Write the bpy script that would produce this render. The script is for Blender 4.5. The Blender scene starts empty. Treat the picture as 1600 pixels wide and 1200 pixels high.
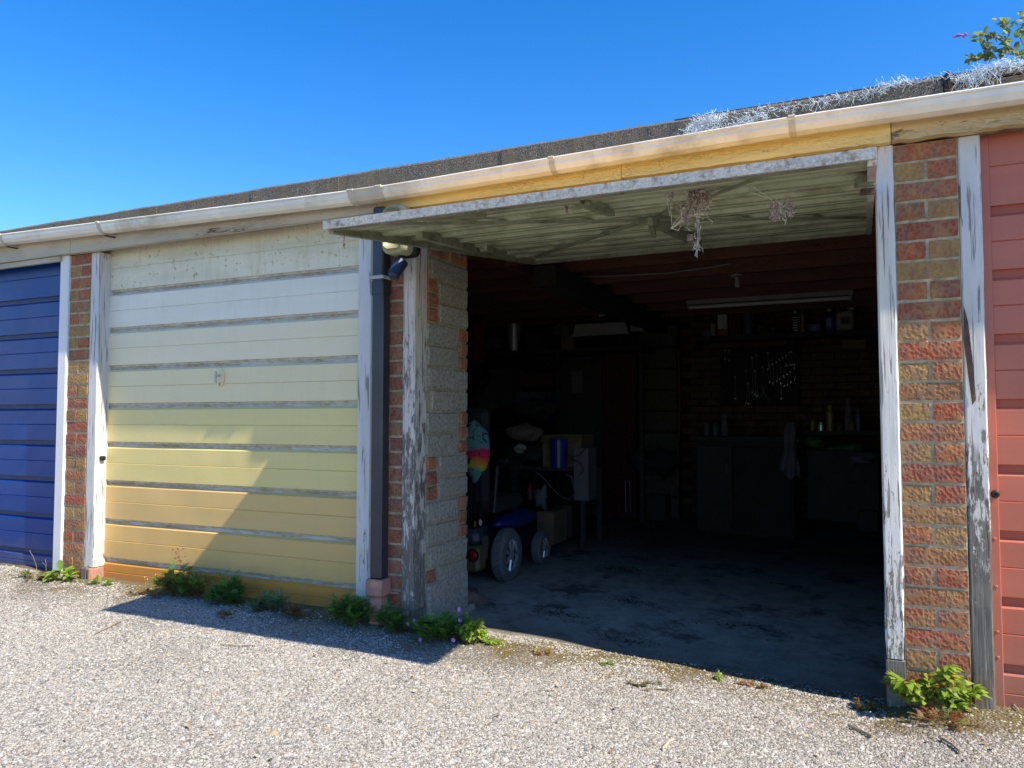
import bpy, math, random
import numpy as np
from mathutils import Vector, Matrix, noise as mnoise
C = bpy.context.scene.collection
R = random.Random(7)
PI = math.pi

# ------------------------------------------------------------------ camera, world, sun, exposure
cam_loc = Vector((0.0, -3.204, 1.05))
PITCH, YAW, F = math.atan(55/1200), math.radians(24.798), 1200.0
cd = bpy.data.cameras.new('camera'); cam = bpy.data.objects.new('camera', cd); C.objects.link(cam)
cam.location = cam_loc; cam.rotation_euler = (PI/2+PITCH, 0, YAW)
cd.sensor_width = 36; cd.lens = 27; cd.clip_end = 2000; cd.clip_start = 0.05
bpy.context.scene.camera = cam
SUN = Vector((0.96, -0.20, 1.0)).normalized()          # towards the sun
EL = math.asin(SUN.z); AZ = math.atan2(SUN.x, SUN.y)
w = bpy.data.worlds.new('World'); bpy.context.scene.world = w; w.use_nodes = True
nt = w.node_tree; bg = nt.nodes['Background']
sky = nt.nodes.new('ShaderNodeTexSky'); sky.sky_type = 'NISHITA'; sky.sun_disc = False
sky.sun_elevation = EL; sky.sun_rotation = AZ; sky.altitude = 0
sky.air_density = 1.0; sky.dust_density = 0.25; sky.ozone_density = 3.5
hs = nt.nodes.new('ShaderNodeHueSaturation'); hs.inputs['Saturation'].default_value = 1.38; hs.inputs['Hue'].default_value = 0.508
nt.links.new(sky.outputs[0], hs.inputs['Color']); nt.links.new(hs.outputs[0], bg.inputs['Color'])
bg.inputs['Strength'].default_value = 0.15
sl = bpy.data.lights.new('sun', 'SUN'); sl.energy = 4.8; sl.angle = math.radians(0.55); sl.color = (1.0, 0.91, 0.75)
so = bpy.data.objects.new('sun', sl); C.objects.link(so); so.rotation_euler = SUN.to_track_quat('Z', 'Y').to_euler()
so.location = (3, -2, 6)
vs = bpy.context.scene.view_settings
vs.view_transform = 'Standard'; vs.look = 'None'; vs.exposure = 0.76; vs.gamma = 1.0; vs.use_curve_mapping = False
bpy.context.scene.render.engine = 'CYCLES'

# measuring helper: where a sight line meets a chosen vertical plane y=Y or level z=Z
_rt = Vector((math.cos(YAW), math.sin(YAW), 0)); _fw = Vector((-math.sin(YAW)*math.cos(PITCH), math.cos(YAW)*math.cos(PITCH), math.sin(PITCH))); _up = _rt.cross(_fw)
def _ray(px, py): return _fw + _rt*((px-800)/F) + _up*((600-py)/F)
def at(px, py, Y):
    d = _ray(px, py); return cam_loc + d*((Y-cam_loc.y)/d.y)
def atz(px, py, Z):
    d = _ray(px, py); return cam_loc + d*((Z-cam_loc.z)/d.z)

# ------------------------------------------------------------------ materials
class NT:
    def __init__(s, name):
        s.m = bpy.data.materials.new(name); s.m.use_nodes = True; s.t = s.m.node_tree
        s.b = s.t.nodes['Principled BSDF']; s.tc = s.n('ShaderNodeTexCoord'); s.obj = s.tc.outputs['Object']
        s.geo = s.n('ShaderNodeNewGeometry'); s.pos = s.geo.outputs['Position']
    def n(s, ty, **k):
        x = s.t.nodes.new(ty)
        for a, v in k.items(): setattr(x, a, v)
        return x
    def put(s, sock, v):
        if hasattr(v, 'is_output') or isinstance(v, bpy.types.NodeSocket): s.t.links.new(v, sock)
        else: sock.default_value = v if not (isinstance(v, tuple) and len(v) == 3 and sock.type == 'RGBA') else (*v, 1)
    def map(s, co, scale=(1,1,1), loc=None, rot=None):
        x = s.n('ShaderNodeMapping'); s.put(x.inputs['Vector'], co); x.inputs['Scale'].default_value = scale
        if loc is not None: s.put(x.inputs['Location'], loc)
        if rot: x.inputs['Rotation'].default_value = rot
        return x.outputs[0]
    def noise(s, co, scale, detail=4, rough=.55, dist=0):
        x = s.n('ShaderNodeTexNoise'); s.put(x.inputs['Vector'], co)
        x.inputs['Scale'].default_value = scale; x.inputs['Detail'].default_value = detail
        x.inputs['Roughness'].default_value = rough; x.inputs['Distortion'].default_value = dist
        return x.outputs['Fac']
    def voro(s, co, scale, feature='F1', out='Distance', rnd=1):
        x = s.n('ShaderNodeTexVoronoi', feature=feature); s.put(x.inputs['Vector'], co)
        x.inputs['Scale'].default_value = scale; x.inputs['Randomness'].default_value = rnd
        return x.outputs[out]
    def ramp(s, fac, stops, interp='LINEAR'):
        x = s.n('ShaderNodeValToRGB'); s.put(x.inputs[0], fac); e = x.color_ramp.elements; x.color_ramp.interpolation = interp
        while len(e) < len(stops): e.new(0.5)
        for q, (p, c) in zip(e, stops):
            q.position = p; q.color = (c, c, c, 1) if not isinstance(c, tuple) else (*c, 1)
        return x.outputs[0]
    def mix(s, fac, a, b, mode='MIX'):
        x = s.n('ShaderNodeMix', data_type='RGBA', blend_type=mode)
        s.put(x.inputs[0], fac); s.put(x.inputs[6], a); s.put(x.inputs[7], b); return x.outputs[2]
    def math(s, op, a, b=0.0, clamp=False):
        x = s.n('ShaderNodeMath', operation=op, use_clamp=clamp); s.put(x.inputs[0], a); s.put(x.inputs[1], b); return x.outputs[0]
    def sep(s, co, ax):
        x = s.n('ShaderNodeSeparateXYZ'); s.put(x.inputs[0], co); return x.outputs[ax]
    def bump(s, h, strength=.5, dist=.005, prev=None):
        x = s.n('ShaderNodeBump'); x.inputs['Strength'].default_value = strength; x.inputs['Distance'].default_value = dist
        s.put(x.inputs['Height'], h)
        if prev is not None: s.t.links.new(prev, x.inputs['Normal'])
        return x.outputs[0]
    def rnd(s):
        return s.n('ShaderNodeObjectInfo').outputs['Random']
    def done(s, color, rough=.7, normal=None, metal=0.0, spec=None):
        s.put(s.b.inputs['Base Color'], color); s.put(s.b.inputs['Roughness'], rough)
        s.b.inputs['Metallic'].default_value = metal
        if spec is not None: s.b.inputs['Specular IOR Level'].default_value = spec
        if normal is not None: s.t.links.new(normal, s.b.inputs['Normal'])
        return s.m

def m_simple(name, col, rough=.6, var=.25, scale=12, bump=.15, metal=0.0, dirt=None):
    t = NT(name); nz = t.noise(t.pos, scale, 5, .6)
    c2 = tuple(min(1, c*(1-var)) for c in col); c3 = tuple(min(1, c*(1+var)) for c in col)
    c = t.ramp(nz, [(.3, c2), (.7, c3)])
    if dirt: c = t.mix(t.ramp(t.noise(t.pos, scale*.4, 6, .7), [(.5, 0.0), (.66, .8)]), c, dirt)
    return t.done(c, rough, t.bump(t.noise(t.pos, scale*8, 3), bump, .002), metal)

def m_brick(name, stops, dark=1.0):
    t = NT(name); r = t.rnd()
    off = t.n('ShaderNodeCombineXYZ'); t.put(off.inputs[0], t.math('MULTIPLY', r, 37.0)); t.put(off.inputs[2], t.math('MULTIPLY', r, 91.0))
    va = t.n('ShaderNodeVectorMath', operation='ADD'); t.put(va.inputs[0], t.obj); t.put(va.inputs[1], off.outputs[0]); co = va.outputs[0]
    base = t.ramp(r, stops)
    blot = t.noise(co, 14, 3, .6)
    c = t.mix(t.ramp(blot, [(.46, 0.0), (.64, .7)]), base, (.21*dark, .10*dark, .09*dark))
    c = t.mix(t.ramp(t.noise(co, 9, 2), [(.5, 0.0), (.7, .6)]), c, (.40*dark, .23*dark, .08*dark))
    dm = t.map(co, (1.1, .4, .9))
    vo = t.voro(dm, 70)
    dim = t.ramp(vo, [(.0, 0.0), (.35, .15), (.62, 1.0)])
    patch = t.ramp(t.noise(co, 9, 2), [(.3, .6), (.55, 1.0)])
    dimp = t.mix(1.0, dim, patch, 'MULTIPLY')
    c = t.mix(t.math('MULTIPLY', dimp, .26), c, (.60*dark, .40*dark, .2*dark))
    c = t.mix(t.math('MULTIPLY', t.noise(co, 160, 2), .35), c, (.1*dark, .06*dark, .05*dark))
    n1 = t.bump(dimp, .6, .004); n2 = t.bump(t.noise(co, 220, 3), .4, .0015, n1)
    return t.done(c, .9, n2, spec=.2)

def m_peel(name, worn_lo, worn_hi, paint=(.62,.63,.66), z0=0.1, z1=2.0, wood=(.17,.155,.13), brown=(.13,.075,.04), dirty=.35):
    # flaking white paint over weathered timber; more bare wood lower down where rain and rot reach
    t = NT(name); g = t.map(t.pos, (1, 1, .16)); g2 = t.map(t.pos, (1, 1, .05))
    z = t.sep(t.pos, 2)
    mr = t.n('ShaderNodeMapRange'); t.put(mr.inputs[0], z); mr.inputs[1].default_value = z0; mr.inputs[2].default_value = z1
    mr.inputs[3].default_value = worn_lo; mr.inputs[4].default_value = worn_hi
    nz = t.mix(.5, t.noise(g, 95, 7, .76, 1.0), t.noise(t.map(t.pos, (1, 1, .4)), 26, 6, .7))
    d = t.math('SUBTRACT', nz, mr.outputs[0])
    mask = t.ramp(t.math('ADD', t.math('MULTIPLY', d, 9.0), .5, True), [(.3, 0.0), (.62, 1.0)])   # 1 = paint
    grain = t.noise(g2, 130, 5, .65, .3)
    wd = t.ramp(grain, [(.3, tuple(c*.45 for c in wood)), (.55, wood), (.75, tuple(c*1.9 for c in wood))])
    wd = t.mix(t.ramp(t.noise(t.pos, 5, 3), [(.55, 0.0), (.72, .8)]), wd, brown)
    crack = t.ramp(t.noise(g2, 75, 3, .5, .4), [(.36, 1.0), (.42, 0.0)])
    dirtn = t.ramp(t.noise(g, 16, 6, .7), [(.45, 0.0), (.75, dirty)])
    pc = t.mix(dirtn, paint, (.27, .24, .18))
    pc = t.mix(t.math('MULTIPLY', crack, .75), pc, (.12, .11, .09))
    c = t.mix(mask, wd, pc)
    h = t.math('ADD', t.math('MULTIPLY', mask, .8), t.math('MULTIPLY', grain, .5))
    h = t.math('SUBTRACT', h, t.math('MULTIPLY', crack, .5))
    return t.done(c, .65, t.bump(h, .75, .0035))

def m_doorpaint(name, col, chip, rough=.38, chips=.0, streak=.12, dust=None):
    t = NT(name); g = t.map(t.pos, (.5, 1, 3))
    n = t.noise(g, 3.2, 4, .6)
    c = t.mix(t.ramp(n, [(.3, 0.0), (.75, streak*3)]), col, tuple(x*.72 for x in col))
    c = t.mix(t.ramp(t.noise(t.map(t.pos, (3, 1, .35)), 7, 5, .7), [(.5, 0.0), (.8, streak*2.4)]), c, dust or (.3, .27, .2))
    if chips: c = t.mix(t.ramp(t.noise(t.pos, 34, 6, .75), [(chips, 0.0), (chips+.03, 1.0)]), c, chip)
    sp = t.ramp(t.noise(t.pos, 48, 6, .8), [(.62, 0.0), (.72, .55)]); c = t.mix(t.math('MULTIPLY', sp, t.ramp(t.noise(t.pos, 2.2, 4), [(.42, 0.0), (.6, 1.0)])), c, (.16, .13, .09))
    zz = t.n('ShaderNodeMapRange'); t.put(zz.inputs[0], t.math('ADD', t.sep(t.pos, 2), t.math('MULTIPLY', t.noise(t.pos, 9, 5), -.25)))
    for k, v in ((1, -.05), (2, .15), (3, .35), (4, 0.0)): zz.inputs[k].default_value = v
    c = t.mix(zz.outputs[0], c, (.22, .18, .13))      # rain splashed grit along the foot
    h = t.math('ADD', t.noise(t.pos, 1.6, 2), t.math('MULTIPLY', t.noise(t.pos, 90, 2), .01))
    return t.done(c, rough, t.bump(h, .5, .03))

M = {}
REDS = [(0, (.40, .085, .04)), (.2, (.26, .055, .04)), (.4, (.42, .13, .05)), (.55, (.27, .11, .05)), (.75, (.40, .23, .075)), (1, (.34, .21, .07))]
M['brick'] = m_brick('textured_brick', REDS)
M['brick_red'] = m_brick('red_brick', [(0, (.32, .09, .055)), (.5, (.25, .065, .05)), (.8, (.36, .13, .07)), (1, (.3, .17, .09))])
M['brick_dark'] = m_brick('shade_darkened_brick', [(0, (.06, .025, .018)), (.5, (.09, .035, .024)), (1, (.05, .022, .02))], .3)  # rear wall brick darkened to put the interior's deep shade into its colour
def m_mortar(name, c):
    t = NT(name); n = t.noise(t.pos, 30, 5, .65)
    return t.done(t.ramp(n, [(.3, tuple(x*.6 for x in c)), (.7, tuple(x*1.25 for x in c))]), .95, t.bump(t.noise(t.pos, 150, 4, .7), .7, .004), spec=.1)
M['mortar'] = m_mortar('mortar', (.50, .43, .28))
M['mortar_yellow'] = m_mortar('yellow_mortar', (.36, .32, .21))
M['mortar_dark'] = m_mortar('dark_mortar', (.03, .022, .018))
def m_block(name, k):
    t = NT(name); r = t.rnd()
    co = t.pos
    n = t.noise(co, 60, 5, .7)
    c = t.ramp(n, [(.28, (.09*k, .085*k, .075*k)), (.5, (.27*k, .255*k, .22*k)), (.75, (.42*k, .4*k, .35*k))])
    c = t.mix(t.math('MULTIPLY', r, .35), c, (.2*k, .2*k, .16*k))
    pit = t.ramp(t.voro(co, 85), [(.1, 0.0), (.3, 1.0)])
    return t.done(c, .95, t.bump(t.math('ADD', pit, n), .8, .004), spec=.1)
M['block'] = m_block('concrete_block', 1.15); M['block_dark'] = m_block('shade_darkened_block', .24)  # second block is the same concrete, darkened for the shade at the back
M['post_lavender'] = m_peel('flaking_white_paint', .43, .33, z0=.1, z1=1.2, paint=(.64, .61, .57))
M['post_mid'] = m_peel('heavily_flaked_paint', .56, .40, z0=.2, z1=1.8, paint=(.60, .56, .51))
M['post_right'] = m_peel('cracked_white_paint', .50, .36, z0=.2, z1=1.5, paint=(.68, .66, .62))
M['post_bare'] = m_peel('paint_worn_to_grey_timber', .68, .30, z0=.0, z1=1.7, paint=(.65, .63, .59))
M['upvc'] = m_simple('smooth_white_frame', (.72, .70, .68), .4, .05, 4, .05)
M['rot_block'] = m_peel('crumbling_base', .6, .45, paint=(.6, .58, .52))
def m_fascia(name, paint, worn):
    t = NT(name); g = t.map(t.pos, (.22, 1, 1))
    n = t.mix(.5, t.noise(g, 30, 7, .72, .5), t.noise(g, 7, 4))
    mask = t.ramp(n, [(worn, 1.0), (worn+.03, 0.0)])
    fl = t.ramp(t.noise(t.map(t.pos, (.3, 1, 1)), 70, 5, .7, .8), [(.44, 0.0), (.5, 1.0)]); flp = t.ramp(t.noise(g, 9, 3), [(.4, 0.0), (.6, 1.0)])
    fl = t.math('MULTIPLY', fl, flp)
    grain = t.noise(t.map(t.pos, (.07, 1, 1)), 90, 5, .65)
    c = t.mix(t.ramp(t.noise(g, 5, 5, .7), [(.35, 0.0), (.75, .55)]), paint, tuple(x*.5 for x in paint))
    c = t.mix(t.math('MULTIPLY', fl, .35), c, tuple(x*.55 for x in paint))
    c = t.mix(mask, t.ramp(grain, [(.3, (.05, .03, .018)), (.7, (.25, .17, .1))]), c)
    return t.done(c, .6, t.bump(t.math('ADD', t.math('MULTIPLY', fl, -.7), t.math('ADD', t.math('MULTIPLY', grain, .5), mask)), .8, .003))
M['fascia'] = m_fascia('weathered_fascia_paint', (.56, .49, .37), .62)
M['fascia_bounce'] = m_fascia('flaking_cream_paint_gold_bounce', (.86, .67, .27), .60)  # cream paint with golden bounce from the raised door put into its colour
M['fascia_rot'] = m_fascia('rotting_cream_fascia_paint', (.66, .50, .26), .535)
M['rotten'] = m_fascia('rotten_timber', (.3, .22, .13), .42)
M['gutter'] = m_simple('aged_white_gutter', (.78, .75, .66), .38, .12, 5, .1, dirt=(.42, .38, .28))
M['gutter_clean'] = m_simple('gutter_bracket', (.5, .45, .36), .4, .1, 9, .05)
def m_felt(name, c):
    t = NT(name); n = t.noise(t.pos, 240, 3, .8)
    c1 = t.ramp(n, [(.35, tuple(x*.3 for x in c)), (.52, c), (.68, tuple(min(1, x*3.4) for x in c))])
    c1 = t.mix(t.ramp(t.noise(t.pos, 5, 5, .7), [(.42, 0.0), (.68, .75)]), c1, (.16, .13, .08))
    return t.done(c1, .95, t.bump(t.math('ADD', n, t.noise(t.pos, 18, 4)), .8, .006), spec=.1)
M['felt'] = m_felt('mineral_roof_felt', (.13, .12, .105)); M['felt_dark'] = m_felt('tarry_roof_felt', (.04, .038, .045))
YC = [(.80, .38, .045), (.70, .43, .14), (.71, .46, .165), (.76, .60, .225), (.76, .62, .25), (.79, .66, .385), (.80, .69, .46), (.79, .74, .61), (.73, .73, .68)]
YC[0] = (.72, .27, .016)
for i, c in enumerate(YC): M['y%d' % i] = m_doorpaint('door_paint_band', c, (.3, .25, .15), .42, 0, .06 if i < 7 else .09, (.45, .38, .22))
M['y_out'] = m_doorpaint('orange_yellow_door_paint', (.88, .62, .09), (.3, .25, .15), .5, 0, .05)
M['ytop'] = m_doorpaint('stained_white_door_paint', (.77, .71, .52), (.35, .3, .14), .5, .60, .3, (.5, .42, .2))
def m_groove():
    t = NT('flaking_groove_paint'); g = t.map(t.pos, (.45, 1, 1.6)); n = t.mix(.5, t.noise(g, 55, 6, .75), t.noise(g, 6, 4, .7))
    c = t.ramp(n, [(.42, (.50, .51, .52)), (.5, (.40, .38, .33)), (.56, (.33, .27, .17)), (.66, (.2, .19, .2))])
    return t.done(c, .7, t.bump(n, .6, .003))
M['groove'] = m_groove()
M['groove_lip'] = m_simple('weathered_groove', (.47, .42, .31), .7, .35, 22, .3)
M['blue'] = m_doorpaint('dark_blue_door_paint', (.002, .046, .235), (.05, .05, .08), .33, 0, .10, (.01, .05, .16))
M['blue'].node_tree.nodes['Principled BSDF'].inputs['Specular IOR Level'].default_value = .3
M['blue_dark'] = m_simple('blue_groove', (.008, .02, .09), .5, .3, 12)
M['red'] = m_doorpaint('faded_red_door_paint', (.52, .145, .085), (.2, .19, .2), .42, 0, .12, (.45, .16, .12))
M['red_groove'] = m_doorpaint('orange_red_groove_paint', (.46, .10, .05), (.25, .2, .2), .5, 0, .2, (.3, .1, .08))
M['pipe_dark'] = m_simple('dark_grey_downpipe', (.022, .026, .036), .3, .25, 5, .05, dirt=(.05, .045, .04))
M['clay'] = m_simple('pink_painted_pipe_shoe', (.42, .2, .15), .7, .25, 18, .3, dirt=(.22, .15, .12))
M['galv'] = m_simple('weathered_galvanised_steel', (.50, .48, .43), .6, .3, 110, .5, .0, dirt=(.17, .12, .08))
M['under'] = m_simple('grey_green_door_underside', (.34, .37, .24), .55, .2, 9, .1, dirt=(.14, .13, .085))
M['under_frame'] = m_simple('grey_green_door_frame', (.24, .255, .17), .5, .25, 20, .1, dirt=(.07, .06, .04))
M['rust'] = m_simple('rusty_iron', (.09, .05, .035), .8, .4, 40, .3)
M['black'] = m_simple('black_plastic', (.007, .007, .009), .55, .3, 10, .05)
M['black_matt'] = m_simple('black_cloth', (.012, .012, .015), .9, .4, 20, .3)
M['lampgreen'] = m_simple('yellowed_lamp_cover', (.36, .36, .20), .35, .15, 8, .05)
M['sensor'] = m_simple('navy_sensor', (.02, .035, .075), .35, .2, 8, .05)
M['white'] = m_simple('white_plastic', (.4, .4, .38), .5, .1, 8, .05)
M['offwhite'] = m_simple('off_white_card', (.22, .21, .18), .7, .15, 8, .1)
M['grey_paper'] = m_simple('grey_paper', (.09, .09, .10), .8, .15, 8, .05)
M['timber_dark'] = m_fascia('stained_joist', (.12, .045, .022), .8)
M['timber_black'] = m_simple('near_black_timber', (.022, .016, .014), .9, .4, 20, .3)  # near black: interior shade put into the timber colour
M['ceil'] = m_simple('shade_darkened_roof_board', (.015, .009, .007), .9, .4, 12, .2)  # roof boards darkened, the unlit interior's shade is in the colour
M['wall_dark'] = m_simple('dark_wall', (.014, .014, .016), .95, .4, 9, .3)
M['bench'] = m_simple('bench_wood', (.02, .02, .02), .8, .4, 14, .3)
M['cardboard'] = m_simple('cardboard', (.13, .09, .05), .85, .15, 9, .1)
M['brown_cloth'] = m_simple('brown_cloth', (.13, .095, .085), .95, .25, 14, .4)
M['blue_plastic'] = m_simple('blue_plastic', (.008, .02, .16), .35, .2, 8, .05)
M['royal'] = m_simple('royal_blue_shroud', (.01, .02, .12), .3, .2, 8, .05)
M['khaki'] = m_simple('khaki_plastic', (.10, .095, .035), .45, .2, 8, .05)
M['tyre'] = m_simple('grey_tyre', (.10, .11, .12), .9, .2, 60, .5)
M['silver'] = m_simple('silver_rim', (.42, .43, .46), .35, .1, 8, .05, .6)
M['steel'] = m_simple('tool_steel', (.3, .3, .31), .35, .1, 20, .05, .7)
M['red_plastic'] = m_simple('red_plastic', (.18, .012, .012), .4, .2, 8, .05)
M['crimson'] = m_simple('dark_crimson_cloth', (.05, .008, .013), .95, .3, 6, .3)
M['green_dark'] = m_simple('dark_green', (.04, .07, .03), .7, .3, 12, .1)
M['yellow'] = m_simple('yellow_plastic', (.2, .16, .01), .45, .1, 8, .05)
M['paleblue'] = m_simple('pale_blue_plastic', (.12, .15, .26), .5, .1, 8, .05)
M['slate'] = m_simple('slate_blue_tin', (.04, .05, .08), .5, .2, 8, .05)
M['twig'] = m_simple('dry_twig', (.28, .21, .13), .9, .4, 60, .3)
M['twig_pale'] = m_simple('straw', (.5, .42, .28), .9, .3, 60, .2)
M['web'] = m_simple('dusty_web_debris', (.38, .3, .25), .9, .5, 120, .2)
M['web2'] = m_simple('pale_web_strand', (.6, .56, .48), .9, .2, 120, .1)
M['fibre'] = m_simple('pale_blue_fibre', (.56, .66, .74), .6, .15, 60, .1)
M['deadleaf'] = m_simple('dead_leaf', (.30, .17, .08), .8, .5, 25, .3)
M['petal'] = m_simple('purple_petal', (.5, .2, .6), .6, .15, 30, .05)
def m_leaf(name, a, b, trans=.5):
    t = NT(name); r = t.geo.outputs['Random Per Island']
    c = t.ramp(r, [(0, a), (.6, b), (1, tuple(min(1, x*1.3) for x in b))])
    c = t.mix(t.math('MULTIPLY', t.noise(t.pos, 90, 3), .4), c, tuple(x*.55 for x in a))
    m = t.done(c, .5, t.bump(t.noise(t.pos, 200, 2), .3, .002))
    out = t.t.nodes['Material Output']; tr = t.n('ShaderNodeBsdfTranslucent'); t.put(tr.inputs[0], c)
    ms = t.n('ShaderNodeMixShader'); ms.inputs[0].default_value = trans
    t.t.links.new(t.b.outputs[0], ms.inputs[1]); t.t.links.new(tr.outputs[0], ms.inputs[2]); t.t.links.new(ms.outputs[0], out.inputs['Surface'])
    return m
M['leaf'] = m_leaf('green_leaf', (.10, .23, .04), (.18, .36, .06))
M['leaf_bright'] = m_leaf('bright_green_leaf', (.2, .34, .03), (.38, .52, .06))
M['leaf_blue'] = m_leaf('bluish_leaf', (.11, .22, .12), (.2, .34, .18))
M['leaf_dull'] = m_leaf('dull_moss_leaf', (.14, .13, .05), (.24, .21, .08))
M['leaf_red'] = m_leaf('reddish_leaf', (.3, .06, .04), (.48, .18, .08))
M['leaf_olive'] = m_leaf('olive_leaf', (.15, .22, .05), (.34, .40, .10))

# ------------------------------------------------------------------ mesh helpers
WL = {}
class MB:
    def __init__(s): s.v = []; s.f = []; s.mi = []
    def add(s, vs, fs, mi=0):
        o = len(s.v); s.v += [tuple(v) for v in vs]; s.f += [tuple(o+i for i in f) for f in fs]; s.mi += [mi]*len(fs); return s
    def box(s, x0, x1, y0, y1, z0, z1, mi=0, ch=0.0, jit=0.0):
        if ch <= 0:
            vs = [(x, y, z) for x in (x0, x1) for y in (y0, y1) for z in (z0, z1)]
            fs = [(0,1,3,2), (4,6,7,5), (0,4,5,1), (2,3,7,6), (0,2,6,4), (1,5,7,3)]
        else:
            c = min(ch, (x1-x0)/2.2, (y1-y0)/2.2, (z1-z0)/2.2); vs = []; 
            for x, xi in ((x0, x0+c), (x1, x1-c)):
                for y, yi in ((y0, y0+c), (y1, y1-c)):
                    for z, zi in ((z0, z0+c), (z1, z1-c)):
                        vs += [(x, yi, zi), (xi, y, zi), (xi, yi, z)]
            def V(a, b, d, k): return (a*4+b*2+d)*3+k
            fs = []
            for a in (0, 1): fs.append((V(a,0,0,0), V(a,0,1,0), V(a,1,1,0), V(a,1,0,0)) if a == 0 else (V(a,0,0,0), V(a,1,0,0), V(a,1,1,0), V(a,0,1,0)))
            for b in (0, 1): fs.append((V(0,b,0,1), V(1,b,0,1), V(1,b,1,1), V(0,b,1,1)) if b == 0 else (V(0,b,0,1), V(0,b,1,1), V(1,b,1,1), V(1,b,0,1)))
            for d in (0, 1): fs.append((V(0,0,d,2), V(0,1,d,2), V(1,1,d,2), V(1,0,d,2)) if d == 0 else (V(0,0,d,2), V(1,0,d,2), V(1,1,d,2), V(0,1,d,2)))
            for a in (0, 1):
                for b in (0, 1): fs.append((V(a,b,0,0), V(a,b,1,0), V(a,b,1,1), V(a,b,0,1)))
                for d in (0, 1): fs.append((V(a,0,d,0), V(a,1,d,0), V(a,1,d,2), V(a,0,d,2)))
            for b in (0, 1):
                for d in (0, 1): fs.append((V(0,b,d,1), V(1,b,d,1), V(1,b,d,2), V(0,b,d,2)))
            for a in (0, 1):
                for b in (0, 1):
                    for d in (0, 1): fs.append((V(a,b,d,0), V(a,b,d,1), V(a,b,d,2)))
        if jit: vs = [(x+R.uniform(-jit, jit), y+R.uniform(-jit, jit), z+R.uniform(-jit, jit)) for x, y, z in vs]
        return s.add(vs, fs, mi)
    def tube(s, pts, r, seg=8, mi=0, cap=True):
        pts = [Vector(p) for p in pts]; n = len(pts); rs = r if isinstance(r, (list, tuple)) else [r]*n
        vs = []; prev = None
        for i, p in enumerate(pts):
            d = (pts[min(i+1, n-1)]-pts[max(i-1, 0)]); d = d.normalized() if d.length > 1e-9 else Vector((0,0,1))
            a = d.cross(Vector((0, 0, 1)) if abs(d.z) < .9 else Vector((1, 0, 0))).normalized() if prev is None else (prev - d*prev.dot(d)).normalized()
            prev = a; b = d.cross(a)
            for k in range(seg):
                t = 2*PI*k/seg; vs.append(p+(a*math.cos(t)+b*math.sin(t))*rs[i])
        fs = [(i*seg+k, i*seg+(k+1)%seg, (i+1)*seg+(k+1)%seg, (i+1)*seg+k) for i in range(n-1) for k in range(seg)]
        if cap: fs += [tuple(reversed(range(seg))), tuple((n-1)*seg+k for k in range(seg))]
        return s.add(vs, fs, mi)
    def lathe(s, c, prof, axis='z', seg=20, mi=0, sy=1.0, cap=True):      # prof: (radius, height)
        vs = []
        for r, h in prof:
            for k in range(seg):
                t = 2*PI*k/seg; a, b = r*math.cos(t), r*math.sin(t)*sy
                vs.append((c[0]+a, c[1]+b, c[2]+h) if axis == 'z' else ((c[0]+h, c[1]+a, c[2]+b) if axis == 'x' else (c[0]+a, c[1]+h, c[2]+b)))
        n = len(prof)
        fs = [(i*seg+k, i*seg+(k+1)%seg, (i+1)*seg+(k+1)%seg, (i+1)*seg+k) for i in range(n-1) for k in range(seg)]
        if cap: fs += [tuple(reversed(range(seg))), tuple((n-1)*seg+k for k in range(seg))]
        return s.add(vs, fs, mi)
    def blob(s, c, r, seed=0, amp=.25, nu=14, nv=9, mi=0, freq=3, fold=0):
        vs = []
        for j in range(nv+1):
            ph = PI*j/nv
            for i in range(nu):
                t = 2*PI*i/nu; d = Vector((math.sin(ph)*math.cos(t), math.sin(ph)*math.sin(t), math.cos(ph)))
                k = 1+amp*mnoise.noise(d*freq*.5+Vector((seed, 0, seed)))*2 + fold*math.sin(t*7+seed)*math.sin(ph)
                vs.append((c[0]+d.x*r[0]*k, c[1]+d.y*r[1]*k, c[2]+d.z*r[2]*k))
        fs = [(j*nu+i, (j+1)*nu+i, (j+1)*nu+(i+1)%nu, j*nu+(i+1)%nu) for j in range(nv) for i in range(nu)]
        return s.add(vs, fs, mi)
    def prism(s, prof, x0, x1, mi=0, closed=True):              # prof in (y,z), extruded along x
        n = len(prof); vs = [(x0, y, z) for y, z in prof]+[(x1, y, z) for y, z in prof]
        fs = [(i, (i+1)%n, n+(i+1)%n, n+i) for i in range(n if closed else n-1)]
        if closed: fs += [tuple(range(n-1, -1, -1)), tuple(range(n, 2*n))]
        return s.add(vs, fs, mi)
def mkmesh(name, mb, mats, origin, smooth=False):
    me = bpy.data.meshes.new(name)
    me.from_pydata([(x-origin[0], y-origin[1], z-origin[2]) for x, y, z in mb.v], [], mb.f)
    for m in (mats if isinstance(mats, (list, tuple)) else [mats]): me.materials.append(M[m] if isinstance(m, str) else m)
    if any(mb.mi): me.polygons.foreach_set('material_index', mb.mi)
    if smooth: me.polygons.foreach_set('use_smooth', [True]*len(mb.f))
    me.update(); return me
def link(name, me, origin, parent=None):
    o = bpy.data.objects.new(name, me); C.objects.link(o); WL[o] = Vector(origin)
    if parent is not None: o.parent = parent; o.location = Vector(origin)-WL[parent]
    else: o.location = origin
    return o
def obj(name, mb, mats, parent=None, smooth=False, origin=None, label=None):
    a = np.array(mb.v); lo = a.min(0); hi = a.max(0)
    if origin is None: origin = ((lo[0]+hi[0])/2, (lo[1]+hi[1])/2, lo[2])
    o = link(name, mkmesh(name, mb, mats, origin, smooth), origin, parent)
    if label: o['label'] = label
    return o
def tag(o, label, cat, group=None, kind=None):
    if label: o['label'] = label
    if cat: o['category'] = cat
    if group: o['group'] = group
    if kind: o['kind'] = kind
    return o
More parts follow.
